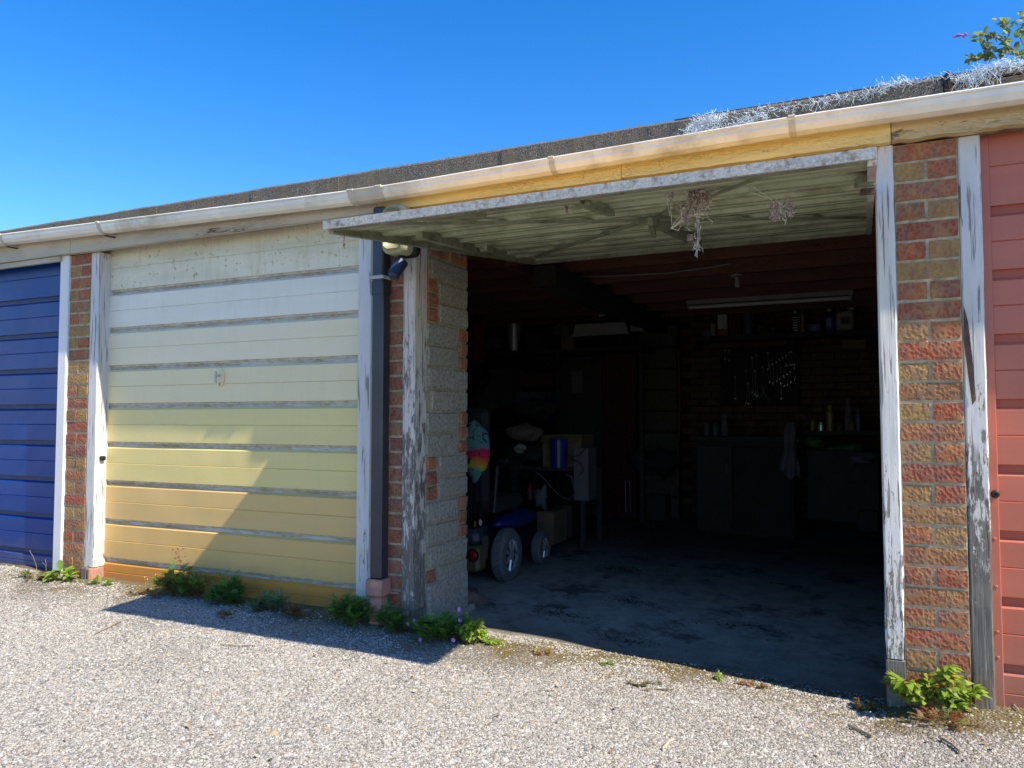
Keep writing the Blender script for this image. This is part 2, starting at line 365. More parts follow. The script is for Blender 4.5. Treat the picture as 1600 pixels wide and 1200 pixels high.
def thing(name, label, cat, loc, group=None):
    o = bpy.data.objects.new(name, None); C.objects.link(o); o.location = loc; o.empty_display_size = .1
    WL[o] = Vector(loc); return tag(o, label, cat, group)
def inst(src_me, name, loc, parent, rz=0, rot=None, sc=None):
    o = bpy.data.objects.new(name, src_me); C.objects.link(o); o.parent = parent
    o.location = Vector(loc)-WL[parent]; WL[o] = Vector(loc)
    if rz: o.rotation_euler = (0, 0, rz)
    if rot: o.rotation_euler = rot
    if sc: o.scale = sc
    return o

# ------------------------------------------------------------------ levels
def lerp_tab(x, tab):
    if x <= tab[0][0]: return tab[0][1]
    for (a, va), (b, vb) in zip(tab, tab[1:]):
        if x <= b: return va+(vb-va)*(x-a)/(b-a)
    return tab[-1][1]
GT = [(-8, .09), (-5, .09), (-4.2, .078), (-3, .07), (-2, .062), (-1.5, .045), (-.7, .012), (0, -.012), (.25, 0.02), (.5, .035), (3, .06)]
def zfloor(x): return lerp_tab(x, [(-5, .04), (-1.95, .015), (0, -.055), (2, -.06)])
def zg(x, y):
    a = lerp_tab(x, GT)
    k = min(1, max(0, -y/2.0)); z = a*(1-k*k*(3-2*k))
    z += .006*mnoise.noise(Vector((x*2.3, y*2.3, 0)))+.004*mnoise.noise(Vector((x*7, y*7, 3)))
    if -1.98 < x < .05 and y > 0.0:
        e = .30+.06*mnoise.noise(Vector((x*2.1, 5, 0)))+.025*mnoise.noise(Vector((x*9, 7, 0)))
        t = min(1, max(0, (y)/max(.05, e))); z = z*(1-t)+(zfloor(x)-.012)*t
    return z
# ------------------------------------------------------------------ ground
def m_ground():
    t = NT('chipped_gravel_tarmac'); p = t.pos
    vc = t.voro(p, 95, out='Color'); vd = t.voro(p, 95)
    v = t.sep(vc, 0)
    c = t.ramp(v, [(.0, (.16, .145, .13)), (.3, (.28, .26, .23)), (.6, (.38, .355, .315)), (1, (.5, .47, .42))])
    c = t.mix(t.ramp(vd, [(.35, 0.0), (.6, .55)]), c, (.15, .13, .105))
    y = t.sep(p, 1)
    near = t.ramp(t.math('ADD', t.math('MULTIPLY', y, .9), t.noise(p, 2.4, 5, .65)), [(.10, 0.0), (.44, 1.0)])
    c = t.mix(t.math('MULTIPLY', near, .9), c, t.ramp(t.noise(p, 35, 5, .7), [(.3, (.08, .06, .035)), (.6, (.2, .155, .09)), (.8, (.3, .26, .18))]))
    moss = t.ramp(t.math('MULTIPLY', near, t.noise(p, 6, 5, .7)), [(.42, 0.0), (.55, .8)])
    c = t.mix(moss, c, (.15, .12, .035))
    h = t.math('SUBTRACT', 1.0, vd)
    return t.done(c, .95, t.bump(h, .9, .008), spec=.15)
M['ground'] = m_ground()
xs = np.concatenate([np.linspace(-120, -12, 10), np.linspace(-11, -7, 9), np.linspace(-6.8, 2.2, 226), np.linspace(2.6, 8, 8), np.linspace(12, 120, 10)])
ys = np.concatenate([np.linspace(-120, -8, 12), np.linspace(-7, -2.6, 10), np.linspace(-2.4, .44, 110), np.array([.6, 5.3, 6, 9, 20, 60, 120])])
mb = MB()
for y in ys:
    for x in xs:
        z = zg(x, y) if y < .45 else (-.15 if y < 5.4 else 0.0)
        if y > 0 and (x < -1.98 or x > .05) and y < 5.4: z = -.15 if y > .3 else z
        if y > .37 and y < 5.4: z = -.15
        mb.v.append((x, y, z))
nx = len(xs)
mb.f = [(j*nx+i, j*nx+i+1, (j+1)*nx+i+1, (j+1)*nx+i) for j in range(len(ys)-1) for i in range(nx-1)]; mb.mi = [0]*len(mb.f)
g = obj('ground', mb, 'ground', smooth=True, origin=(0, 0, 0)); g['kind'] = 'structure'
def m_floor():
    t = NT('stained_concrete_floor'); p = t.pos
    c = t.ramp(t.noise(p, 7, 8, .75), [(.3, (.22, .2, .17)), (.5, (.43, .40, .34)), (.7, (.60, .56, .48))])
    c = t.mix(t.ramp(t.noise(p, 2.6, 9, .74), [(.53, 0.0), (.6, .85)]), c, (.04, .036, .035))
    st = t.noise(t.map(p, (1.3, .35, 1), rot=(0, 0, .35)), 30, 5, .7)
    c = t.mix(t.ramp(st, [(.5, 0.0), (.8, .18)]), c, (.06, .06, .062)); c = t.mix(t.math('MULTIPLY', t.noise(p, 170, 3, .8), .45), c, (.1, .09, .08))
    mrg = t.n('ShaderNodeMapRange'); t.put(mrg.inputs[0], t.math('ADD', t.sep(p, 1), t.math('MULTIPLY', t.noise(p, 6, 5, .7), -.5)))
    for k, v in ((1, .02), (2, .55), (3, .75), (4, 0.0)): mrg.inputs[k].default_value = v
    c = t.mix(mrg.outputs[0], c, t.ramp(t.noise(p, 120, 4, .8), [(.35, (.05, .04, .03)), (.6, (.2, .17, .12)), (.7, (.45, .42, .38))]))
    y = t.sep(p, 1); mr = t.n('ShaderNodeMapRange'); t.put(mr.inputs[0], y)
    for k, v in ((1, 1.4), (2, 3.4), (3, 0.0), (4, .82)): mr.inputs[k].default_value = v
    c = t.mix(mr.outputs[0], c, (.02, .02, .023))       # interior shade painted into the concrete, deepening towards the workbench end
    return t.done(c, .85, t.bump(t.noise(p, 26, 6, .7), .5, .006))
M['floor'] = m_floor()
mb = MB(); fx = np.linspace(-4.38, .28, 40); fy = np.concatenate([np.linspace(.16, .5, 8), np.linspace(.7, 5.05, 20)])
for y in fy:
    for x in fx: mb.v.append((x, y, zfloor(x)+.003*mnoise.noise(Vector((x*3, y*3, 9)))))
n = len(fx); mb.f = [(j*n+i, j*n+i+1, (j+1)*n+i+1, (j+1)*n+i) for j in range(len(fy)-1) for i in range(n-1)]; mb.mi = [0]*len(mb.f)
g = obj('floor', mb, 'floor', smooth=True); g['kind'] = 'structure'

# loose chippings bedded in the surface: real stones
def m_stone():
    t = NT('chippings'); r = t.geo.outputs['Random Per Island']
    c = t.ramp(r, [(0, (.12, .112, .103)), (.14, (.22, .208, .19)), (.42, (.32, .303, .275)), (.74, (.405, .385, .352)), (.94, (.54, .515, .47)), (.965, (.36, .26, .17)), (1, (.46, .37, .26))])
    return t.done(c, .85, spec=.2)
M['stone'] = m_stone()
def stones(n, seed):
    rg = np.random.default_rng(seed); X = []; 
    x = rg.uniform(-6.6, 1.7, int(n*2.6)); y = -2.0+2.28*rg.random(int(n*2.6))**.8
    keep = np.ones(len(x), bool)
    fw = (_fw.x, _fw.y); dx = x-cam_loc.x; dy = y-cam_loc.y; dep = dx*fw[0]+dy*fw[1]; lat = (dx*_rt.x+dy*_rt.y)/np.maximum(dep, .1)
    keep &= (dep > .9) & (np.abs(lat) < .86)
    x, y = x[keep], y[keep]
    den = np.array([mnoise.noise(Vector((a*1.3, b*2.2, 1)))+.6*mnoise.noise(Vector((a*5, b*5, 2))) for a, b in zip(x, y)])
    keep = (rg.random(len(x)) < np.clip(.10-y*.95+den*.8, .06, 1))
    keep &= (y < .01) | ((x > -1.97) & (x < .04))
    x, y = x[keep][:n], y[keep][:n]; n = len(x)
    z = np.array([zg(a, b) for a, b in zip(x, y)])
    base = np.array([(1,0,0), (.35,.9,0), (-.7,.7,0), (-.95,-.3,0), (-.1,-1,0), (.75,-.65,0), (.3,.15,1), (-.35,-.1,.85)], float)
    tri = [(0,1,6), (1,2,6), (2,7,6), (2,3,7), (3,4,7), (4,6,7), (4,5,6), (5,0,6)]
    s = rg.lognormal(math.log(.0029), .42, n); a = rg.uniform(0, 2*PI, n)
    V = base[None]+rg.uniform(-.28, .28, (n, 8, 3)); V[:, :6, 2] = -.45+rg.uniform(-.2, .3, (n, 6))
    V[..., 2] *= rg.uniform(.3, .75, (n, 1)); V *= s[:, None, None]*np.stack([rg.uniform(.8, 1.4, n), np.ones(n), np.ones(n)], 1)[:, None, :]
    ca, sa = np.cos(a)[:, None], np.sin(a)[:, None]
    W = np.empty_like(V); W[..., 0] = V[..., 0]*ca-V[..., 1]*sa+x[:, None]; W[..., 1] = V[..., 0]*sa+V[..., 1]*ca+y[:, None]; W[..., 2] = V[..., 2]+z[:, None]+.001
    F_ = (np.array(tri)[None]+(np.arange(n)*8)[:, None, None]).reshape(-1)
    me = bpy.data.meshes.new('loose_gravel'); me.vertices.add(n*8); me.vertices.foreach_set('co', W.reshape(-1))
    me.loops.add(len(F_)); me.loops.foreach_set('vertex_index', F_.astype(np.int32)); me.polygons.add(len(F_)//3)
    me.polygons.foreach_set('loop_start', np.arange(0, len(F_), 3, dtype=np.int32)); me.update(calc_edges=True)
    me.materials.append(M['stone']); return link('loose_gravel', me, (0, 0, 0))
tag(stones(290000, 3), 'loose pale grey stone chippings covering the forecourt', 'gravel', kind='stuff')

# ------------------------------------------------------------------ the garage row
row = thing('garage_row', 'flat roofed row of four old brick lock-up garages, third one standing open', 'garage block', (-2, 0, 0))
def brick_mesh(w, h=.063, d=.09, seed=0, disp=.0004, ny=2, nx=5):
    rr = random.Random(seed); mb = MB(); vs = []
    for j in range(ny+1):
        for i in range(nx+1):
            e = i in (0, nx) or j in (0, ny)
            vs.append((-w/2+w*i/nx+(rr.uniform(-1, 1)*.0022), -(.0 if e else .0012)+rr.uniform(-1, 1)*disp, h*j/ny+(rr.uniform(-1, 1)*.0018)))
    fs = [(j*(nx+1)+i, j*(nx+1)+i+1, (j+1)*(nx+1)+i+1, (j+1)*(nx+1)+i) for j in range(ny) for i in range(nx)]
    o = len(vs); ring = [i for i in range(nx+1)]+[j*(nx+1)+nx for j in range(1, ny+1)]+[ny*(nx+1)+i for i in range(nx-1, -1, -1)]+[j*(nx+1) for j in range(ny-1, 0, -1)]
    for k in ring: x, y, z = vs[k]; vs.append((x, d, z))
    m = len(ring); fs += [(ring[(k+1)%m], ring[k], o+k, o+(k+1)%m) for k in range(m)]
    mb.add(vs, fs); return mb
def bm(w, mat, **k): return [mkmesh('brick', brick_mesh(w, seed=s, **k), mat, (0, 0, 0)) for s in range(5)]
STR = bm(.206, 'brick'); HDR = bm(.0965, 'brick'); STR_R = bm(.208, 'brick_red'); HDR_R = bm(.0985, 'brick_red')
CO0 = .139-.075*2
def pier(x0, x1, zlo, y0=0.0, y1=.33, red=False, top=2.083):
    mb = MB().box(x0, x1, y0+.005, y1, zlo-.1, top)
    p = obj('brick_pier', mb, 'mortar', row)
    cx = (x0+x1)/2; k = 0
    S, H = (STR_R, HDR_R) if red else (STR, HDR)
    for i in range(28):
        z = CO0+.075*i+.006
        if z+.06 < zlo-.02: continue
        h = 1.0
        if z+.066 > top: h = max(.2, (top-z)/.066)
        if z > top-.012: break
        sx = (x1-x0)/.215
        if i % 2 == 0:
            for q in (-.0545, .0545): inst(R.choice(H), 'brick', (cx+q*sx, y0+R.uniform(-.002, .003), z), p, rot=(R.uniform(-.012, .012), R.uniform(-.012, .012), R.uniform(-.012, .012)), sc=(sx, 1, h))
        else: inst(R.choice(S), 'brick', (cx, y0+R.uniform(-.002, .003), z), p, rot=(R.uniform(-.01, .01), R.uniform(-.006, .006), R.uniform(-.006, .006)), sc=(sx, 1, h))
    return p
pier(-4.557, -4.369, .05, red=False)
pier(-2.248, -2.05, .0, y1=.10, red=True)
pier(.109, .319, -.05, y1=.33)

# posts: (x0,x1,y0,y1,z0,z1)
def post(x0, x1, y0, y1, z0, z1, mat, label=None, rough=.0015, lean=0.0):
    # timber with slightly uneven arrises
    n = 26; vs = []; fs = []
    xsn = [x0, x0+.008, x1-.008, x1]; ring = [(x0, y0+.006), (x0+.006, y0), (x1-.006, y0), (x1, y0+.006), (x1, y1), (x0, y1)]
    for i in range(n+1):
        z = z0+(z1-z0)*i/n
        for k, (x, y) in enumerate(ring):
            j = 1 if k < 4 else 0; low = 1+3*max(0, 1-(z-z0)/.5)
            vs.append((x+lean*(1-(z-z0)/(z1-z0))+j*low*rough*mnoise.noise(Vector((k*3, z*14, x0*9))), y+j*low*rough*mnoise.noise(Vector((k*5, z*11, x0*7+4))), z))
    m = len(ring)
    fs = [(i*m+k, i*m+(k+1)%m, (i+1)*m+(k+1)%m, (i+1)*m+k) for i in range(n) for k in range(m)]+[tuple(reversed(range(m))), tuple(n*m+k for k in range(m))]
    return obj('frame_post', MB().add(vs, fs), mat, row, label=label)
post(-4.64, -4.559, -.012, .10, .06, 2.083, 'upvc', 'smooth white post beside the blue door', 0)
post(-4.367, -4.288, .002, .10, .15, 2.083, 'post_lavender', 'flaking white post left of the yellow door')
post(-2.338, -2.252, -.012, .10, .09, 2.083, 'post_lavender', 'flaking white post right of the yellow door')
post(-2.066, -1.996, -.016, .094, .13, 2.083, 'post_mid', 'badly flaked post at the left of the open doorway', .002)
post(.044, .107, -.012, .10, .17, 2.083, 'post_right', 'cracked white post at the right of the open doorway', .0022, .004)
post(.321, .392, .003, .10, -.02, 2.083, 'post_bare', 'post worn to bare grey timber beside the red door', .003)
mb = MB().add([(.326, -.001, 1.46), (.338, -.004, 1.40), (.352, -.004, 1.22), (.356, -.002, 1.12), (.344, -.003, 1.10), (.332, -.004, 1.22), (.322, -.001, 1.34)], [(0,6,5,4,3,2,1)])
obj('torn_splinter', mb, 'rust', row)
for x0, x1, z1, mt, z0 in ((-4.367, -4.32, .148, 'rot_block', -.02), (-4.318, -4.288, .146, 'clay', 0), (-2.064, -2.02, .128, 'clay', -.05), (-2.018, -1.997, .128, 'rot_block', -.05), (.045, .112, .168, 'rot_block', -.08)):
    obj('post_base', MB().box(x0, x1, -.016, .09, z0, z1, 0, .006, .002), mt, row)

# doors: pressed steel panels between recessed grooves
GR = [.19+.236*k for k in range(8)]; EDG = [.03]+GR+[2.122]
def panel_prof(a, b, y, t=.012):
    m = (a+b)/2
    return [(y+t+.004, a), (y, a), (y-.0015, m-.003), (y+.003, m), (y, m+.003), (y, b-.013), (y+t+.004, b)]
def closed_door(x0, x1, y, mats, groove, lip, label, bottom=.03, off=0.0):
    d = obj('garage_door', MB().box(x0, x1, y+.016, y+.03, bottom, 2.115), groove, row, label=label)
    for k in range(9):
        a = EDG[k]+(.0145+off if k else 0); b = EDG[k+1]-(.0145-off if k < 8 else 0)
        if k == 0: a = bottom
        mb = MB(); pr = panel_prof(a, b, y); N = 24
        vs = []; 
        for i in range(N+1):
            x = x0+(x1-x0)*i/N
            for q, (yy, z) in enumerate(pr): vs.append((x, yy+(.003*mnoise.noise(Vector((x*2.5, z*5, k)))+.0012*mnoise.noise(Vector((x*9, z*9, k))) if 0 < q < 6 else 0), z+.0008*mnoise.noise(Vector((x*4, k, 0)))))
        m = len(pr); fs = [(i*m+q, (i+1)*m+q, (i+1)*m+q+1, i*m+q+1) for i in range(N) for q in range(m-1)]
        mb.add(vs, fs); obj('door_panel', mb, mats(k), d)
        if lip and k: # narrow flaky ledge under each panel
            obj('groove_ledge', MB().prism([(y+.004, a-.001), (y+.015, a-.001), (y+.015, a-.012), (y+.010, a-.012)], x0, x1), lip, d)
    return d
yd = closed_door(-4.40, -2.27, .08, lambda k: 'ytop' if k == 8 else 'y%d' % k, 'groove', 'groove_lip', 'closed door painted in bands from white down to orange', .055)
bd = closed_door(-6.75, -4.60, .075, lambda k: 'blue', 'blue_dark', None, 'closed dark blue door', .075)
rd = closed_door(.425, 2.4, .06, lambda k: 'red', 'red_groove', None, 'closed faded red door', .0, -.025)
obj('door_edge_rail', MB().box(.385, .424, .052, .075, -.02, 2.108, 0, .002), 'red', rd)
for z in (.29, .45, .62, .78, .2): obj('rivet', MB().lathe((.408, .052, z), [(.006, 0), (.004, -.004)], 'y', 8), 'red', rd)
p = at(345, 590, .08)
hp = obj('handle_plate', MB().lathe((p.x, .079, p.z), [(.03, .0), (.03, -.004), (.026, -.006)], 'y', 20, sy=1.8), 'y5', yd)
mb = MB(); mb.lathe((p.x, .072, p.z+.012), [(.008, 0), (.007, -.03)], 'y', 10); mb.box(p.x-.006, p.x+.006, .035, .048, p.z-.03, p.z+.035, 0, .003); mb.box(p.x-.004, p.x+.004, .066, .074, p.z-.048, p.z-.03)
obj('handle', mb, 'galv', yd)
p = at(157, 716, .04); obj('latch', MB().box(-4.296, -4.262, .03, .06, p.z-.014, p.z+.014, 0, .006), 'black', yd)
mb = MB(); p = at(1555, 772, .05); mb.lathe((p.x, .052, p.z), [(.014, 0), (.014, -.006), (.009, -.014), (.004, -.014), (.004, -.004)], 'y', 14); obj('lock', mb, 'black', rd)

# fascia boards
def board(x0, x1, z0, z1, y, t, mat, rag=0.0, label=None):
    n = max(2, int((x1-x0)/(.008 if rag > .01 else .03))); vs = []
    for i in range(n+1):
        x = x0+(x1-x0)*i/n; r = rag*max(0, .35+mnoise.noise(Vector((x*7, 2, 0)))+.9*mnoise.noise(Vector((x*33, 5, 0)))+.7*mnoise.noise(Vector((x*90, 5, 0))))
        zz = z0+r; vs += [(x, y, zz), (x, y, z1), (x, y+t, z1), (x, y+t, zz+.0)]
    fs = [(i*4+q, i*4+4+q, i*4+4+(q+1)%4, i*4+(q+1)%4) for i in range(n) for q in range(4)]+[(0,1,2,3), (n*4+3, n*4+2, n*4+1, n*4)]
    return obj('fascia_board', MB().add(vs, fs), mat, row, label=label)
board(-7.5, -4.503, 2.085, 2.235, -.045, .04, 'fascia'); board(-4.50, -2.203, 2.083, 2.235, -.045, .04, 'fascia')
board(-2.20, -.943, 2.085, 2.235, -.045, .04, 'fascia_bounce', label='flaking cream board painted with golden bounce light over the open doorway'); board(-.94, .10, 2.085, 2.235, -.045, .04, 'fascia_bounce', .006)
board(.103, 2.6, 2.085, 2.235, -.045, .04, 'fascia_rot', .007, 'rotten ragged board end over the red door')
board(.10, 2.6, 2.083, 2.20, -.002, .03, 'rotten', .01)
obj('door_head', MB().box(-7.5, 2.6, .0, .066, 2.109, 2.2), 'timber_black', row)
obj('head_trim', MB().box(-7.5, -4.62, -.03, -.004, 2.05, 2.083, 0, .003), 'fascia', row)
# roof: deck, felt upstand strips, second layer at the right
obj('roof_deck', MB().box(-7.5, 2.6, -.04, 5.3, 2.236, 2.262), 'ceil', row)
sx = [-7.5, -6.4, -5.3, -4.62, -3.72, -3.0, -2.42, -1.5, -.62, .272]
for i, (a, b) in enumerate(zip(sx, sx[1:])):
    n = max(4, int((b-a)/.035)); vs = []; tp = .004*(i % 2)
    for j in range(n+1):
        x = a+(b-a)*j/n; q = mnoise.noise(Vector((x*4, 0, 0)))*.004+mnoise.noise(Vector((x*17, 0, 4)))*.0025
        q2 = .012*max(0, mnoise.noise(Vector((x*1.7, 8, 0)))) if x < -4 else 0
        vs += [(x, -.066-tp+q, 2.205), (x, -.07-tp+q, 2.282+q+q2), (x, -.055, 2.296+q+q2), (x, .5, 2.275+q), (x, .5, 2.263), (x, -.046, 2.263), (x, -.046, 2.205)]
    m = 7; fs = [(j*m+q, j*m+m+q, j*m+m+(q+1)%m, j*m+(q+1)%m) for j in range(n) for q in range(m)]+[tuple(range(m)), tuple(reversed(range(n*m, n*m+m)))]
    obj('felt_strip', MB().add(vs, fs), 'felt' if i < 7 else 'felt_dark' if i == 7 and False else 'felt', row)
obj('roof_covering', MB().box(-7.5, 2.6, .5, 5.35, 2.263, 2.273), 'felt_dark', row)
obj('top_felt_layer', MB().box(-.72, 2.6, -.02, .6, 2.302, 2.318, 0, .004, .001), 'felt_dark', row)
mb = MB().box(.275, 2.6, -.055, .1, 2.225, 2.262, 0, .004, .003); obj('rotten_roof_board', mb, 'rotten', row, label='bare rotten board where the felt has torn off')
obj('rotten_roof_board', MB().box(.3, 2.6, -.05, .1, 2.266, 2.288, 0, .004, .004), 'rotten', row)
obj('felt_flap', MB().blob((.285, -.06, 2.272), (.02, .02, .03), 4, .4, 10, 6), 'felt_dark', row)
# gutter
def gz(x): return lerp_tab(x, [(-7, 2.245), (-5.08, 2.228), (-2.2, 2.164), (-1.9, 2.166), (-.23, 2.192), (.52, 2.188), (3, 2.195)])
def gut(x0, x1, sc=1.0, name='gutter', mat='gutter', par=row, closed=False):
    n = max(1, int((x1-x0)/.25)); prof = [(-.05, 0), (-.054, -.024), (-.073, -.044), (-.102, -.050), (-.130, -.043), (-.148, -.022), (-.150, -.003), (-.158, -.002), (-.160, .004), (-.155, .009), (-.147, .008), (-.144, .0), (-.143, -.02), (-.127, -.038), (-.102, -.045), (-.076, -.039), (-.058, -.022), (-.055, 0)]
    cy, cz = -.104, -.02; vs = []
    for i in range(n+1):
        x = x0+(x1-x0)*i/n
        for (y, z) in prof: vs.append((x, cy+(y-cy)*sc, gz(x)+cz+(z-cz)*sc))
    m = len(prof); fs = [(i*m+q, i*m+(q+1)%m, (i+1)*m+(q+1)%m, (i+1)*m+q) for i in range(n) for q in range(m)]+[tuple(reversed(range(m))), tuple(n*m+q for q in range(m))]
    return obj(name, MB().add(vs, fs), mat, par, smooth=False)
ga = gut(-7.5, -2.16); gb = gut(-2.156, 2.6)
for x0, x1 in ((-2.30, -2.265), (-2.135, -2.10), (-2.266, -2.136)):
    gut(x0, x1, 1.13 if x1-x0 < .05 else 1.07, 'gutter_union', 'gutter_clean', ga)
for px in (10, 162, 866, 1240):
    p = at(px, 300, -.12); o = gut(p.x-.012, p.x+.012, 1.1, 'gutter_bracket', 'gutter_clean', ga if px < 600 else gb)
    if px < 600: obj('bracket_arm', MB().box(p.x+.0, p.x+.018, -.11, -.046, gz(p.x)-.066, gz(p.x)-.060), 'rust', ga)
# downpipe
dp = obj('downpipe', MB().box(-2.207, -2.140, -.078, -.012, .278, 2.10, 0, .007), 'pipe_dark', row, label='square dark grey downpipe')
obj('pipe_clip', MB().box(-2.222, -2.136, -.085, -.010, 1.740, 1.758, 0, .004), 'white', dp)
obj('pipe_collar', MB().box(-2.2095, -2.1375, -.0805, -.0105, 1.66, 1.73, 0, .004), 'pipe_dark', dp)
mb = MB(); mb.box(-2.222, -2.128, -.092, -.005, .195, .277, 0, .006); mb.box(-2.210, -2.138, -.082, -.012, -.02, .196, 0, .01); mb.box(-2.128, -2.075, -.03, -.018, .205, .214)
obj('pipe_shoe', mb, 'clay', dp, label='pink painted foot of the downpipe')

# reveal wall of brick and block, seen side on
RX = -1.985; RY0, RY1 = .094, .515
rv = obj('reveal_wall', MB().box(-2.20, RX-.010, RY0, RY1, -.05, 2.2), 'mortar_yellow', row, label='end of the dividing wall in mixed brick and block')
bx = lambda y0, y1, z0, z1, mt, nm, j=.003: obj(nm, MB().box(RX-.09, RX+R.uniform(-.002, .003), y0, y1, z0, z1, 0, .006, j), mt, rv)
z = 1.878
L = RY1-RY0
for i in range(4):
    y = RY0+.012+i*.103; bx(y, y+.092, z+.008, z+.073, 'brick_red', 'brick', .002)
for i in range(4):
    y = RY0+.002+i*.105; bx(y, min(RY1, y+.094), z+.083, z+.148, 'brick_red', 'brick', .002)
for kind in ('full', 'F', 'R', 'full', 'full', 'R', 'F', 'R', 'full', 'F'):
    if kind == 'full':
        z -= .1125; bx(RY0+.003+R.uniform(0, .05), RY1, z+.006, z+.106, 'block', 'concrete_block')
    else:
        z -= .225
        b0, b1, c0, c1 = (RY0+.0, RY0+.098, RY0+.122, RY1) if kind == 'F' else (RY1-.088, RY1, RY0+.002, RY1-.108)
        for q in range(3): bx(b0+R.uniform(0, .006), b1, z+.006+q*.075, z+.070+q*.075, 'brick_red', 'brick', .003)
        for q in range(2): bx(c0, c1, z+.006+q*.1125, z+.105+q*.1125, 'block', 'concrete_block')
obj('cement_skirt', MB().box(RX-.1, RX+.012, RY0+.0, RY1+.004, -.05, .235, 0, .012, .004), 'block', rv)
mb = MB().box(RX-.0, RX+.022, RY0-.01, RY1+.06, -.05, .05, 0, .012, .004); obj('cement_ledge', mb, 'block', rv)

# shell: rear wall, side walls, ceiling joists, dividing walls
rear = obj('rear_wall', MB().box(-7.5, 2.6, 5.012, 5.25, -.1, 2.236), 'mortar_dark', row, label='dark brick rear wall with the interior shade in its colour')
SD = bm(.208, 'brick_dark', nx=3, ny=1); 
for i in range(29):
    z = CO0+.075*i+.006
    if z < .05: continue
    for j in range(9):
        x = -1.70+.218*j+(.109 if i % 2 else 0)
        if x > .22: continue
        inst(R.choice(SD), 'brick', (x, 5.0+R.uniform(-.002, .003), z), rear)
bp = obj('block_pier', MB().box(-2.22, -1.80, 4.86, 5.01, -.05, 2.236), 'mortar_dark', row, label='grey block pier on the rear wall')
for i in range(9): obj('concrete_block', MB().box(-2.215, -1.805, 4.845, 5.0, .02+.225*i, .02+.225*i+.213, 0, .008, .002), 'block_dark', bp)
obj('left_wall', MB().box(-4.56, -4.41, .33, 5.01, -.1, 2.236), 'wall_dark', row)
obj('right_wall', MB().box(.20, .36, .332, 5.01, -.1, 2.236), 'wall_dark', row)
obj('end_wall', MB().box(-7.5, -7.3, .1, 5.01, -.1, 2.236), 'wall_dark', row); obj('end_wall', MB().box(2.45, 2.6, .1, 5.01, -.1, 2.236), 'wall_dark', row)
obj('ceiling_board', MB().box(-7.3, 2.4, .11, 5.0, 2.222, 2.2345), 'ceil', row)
for y in (.55, 1.5, 1.9, 2.45, 3.0, 3.55, 4.1, 4.6):
    obj('ceiling_joist', MB().box(-4.4, .19, y, y+.05, 2.10 if y != .55 else 2.11, 2.221, 0, .003), 'timber_dark', row)
a, b = at(700, 396, .9), at(1035, 492, 4.6)
mb = MB(); d = (b-a); n_ = Vector((-d.y, d.x, 0)).normalized()*.03
vs = [a-n_, a+n_, b+n_, b-n_]; vs = [tuple(v) for v in vs]+[(v[0], v[1], v[2]+.07) for v in vs]
mb.add(vs, [(0,1,2,3), (7,6,5,4), (0,4,5,1), (1,5,6,2), (2,6,7,3), (3,7,4,0)]); obj('brace_timber', mb, 'timber_dark', row)
obj('cross_beam', MB().box(-2.06, -1.9, 1.6, 4.8, 1.96, 2.098, 0, .004), 'timber_black', row)

# ------------------------------------------------------------------ the raised door
TH = math.atan2(.262, 2.126)
def cp(x, v, w=0.0):       # v metres back from the front lip, w metres above the skin
    return (x, -.80+v*math.cos(TH)-w*math.sin(TH), 1.812+v*math.sin(TH)+w*math.cos(TH))
cd_ = obj('garage_door', MB().add([cp(x, v, w) for x in (-1.915, .028) for v in (.012, 2.13) for w in (.012, .017)], [(0,1,3,2), (4,6,7,5), (0,4,5,1), (2,3,7,6), (0,2,6,4), (1,5,7,3)]), 'y1', row, label='up-and-over door raised open, grey green underside showing')
for k in range(9):
    a = (EDG[k]+(.02 if k else 0))-.03; b = (min(EDG[k+1], 2.155)-(.02 if k < 8 else 0))-.03; m_ = (a+b)/2
    for lay, mt in ((.007, None), (0.0, 'under')):
        pr = [(a, -.0), (a+.002, .016), (m_-.004, .017), (m_, .010), (m_+.004, .017), (b-.012, .016), (b, .0)]
        if k: pr = [(a-.04, .0)]+pr
        N = 20; vs = []
        for i in range(N+1):
            x = -1.915+1.943*i/N
            for (v, w_) in pr: vs.append(cp(x, v, w_*.9-.008+lay*1.0+.0012*mnoise.noise(Vector((x*3, v*4, 1)))))
        q = len(pr); fs = [(i*q+j, i*q+j+1, (i+1)*q+j+1, (i+1)*q+j) for i in range(N) for j in range(q-1)]
        obj('door_panel', MB().add(vs, fs), mt or 'y_out', cd_)
def cbox(x0, x1, v0, v1, w0, w1, name, mat, ch=0):
    vs = [cp(x, v, w) for x in (x0, x1) for v in (v0, v1) for w in (w0, w1)]
    return obj(name, MB().add(vs, [(0,1,3,2), (4,6,7,5), (0,4,5,1), (2,3,7,6), (0,2,6,4), (1,5,7,3)]), mat, cd_)
# front rail with worn galvanised face, slightly uneven
N = 60; vs = []
for i in range(N+1):
    x = -1.93+1.968*i/N; e = .0015*mnoise.noise(Vector((x*5, 0, 0)))+.0008*mnoise.noise(Vector((x*30, 0, 0)))
    for v, w_ in ((-.002, -.016+e), (-.002+e, .017+e), (.03, .021+e), (.03, -.014)): vs.append(cp(x, v, w_))
obj('bottom_rail', MB().add(vs, [(i*4+j, i*4+4+j, i*4+4+(j+1)%4, i*4+(j+1)%4) for i in range(N) for j in range(4)]+[(0,1,2,3), (N*4+3, N*4+2, N*4+1, N*4)]), 'galv', cd_)
cbox(-1.93, -1.905, .032, 2.13, -.03, .012, 'side_rail', 'under_frame'); cbox(.015, .04, .032, 2.13, -.03, .012, 'side_rail', 'galv')
cbox(-1.903, .013, 2.10, 2.135, -.028, .006, 'top_rail', 'under_frame')
cbox(-1.903, .013, .032, .05, -.02, -.002, 'inner_flange', 'under_frame')
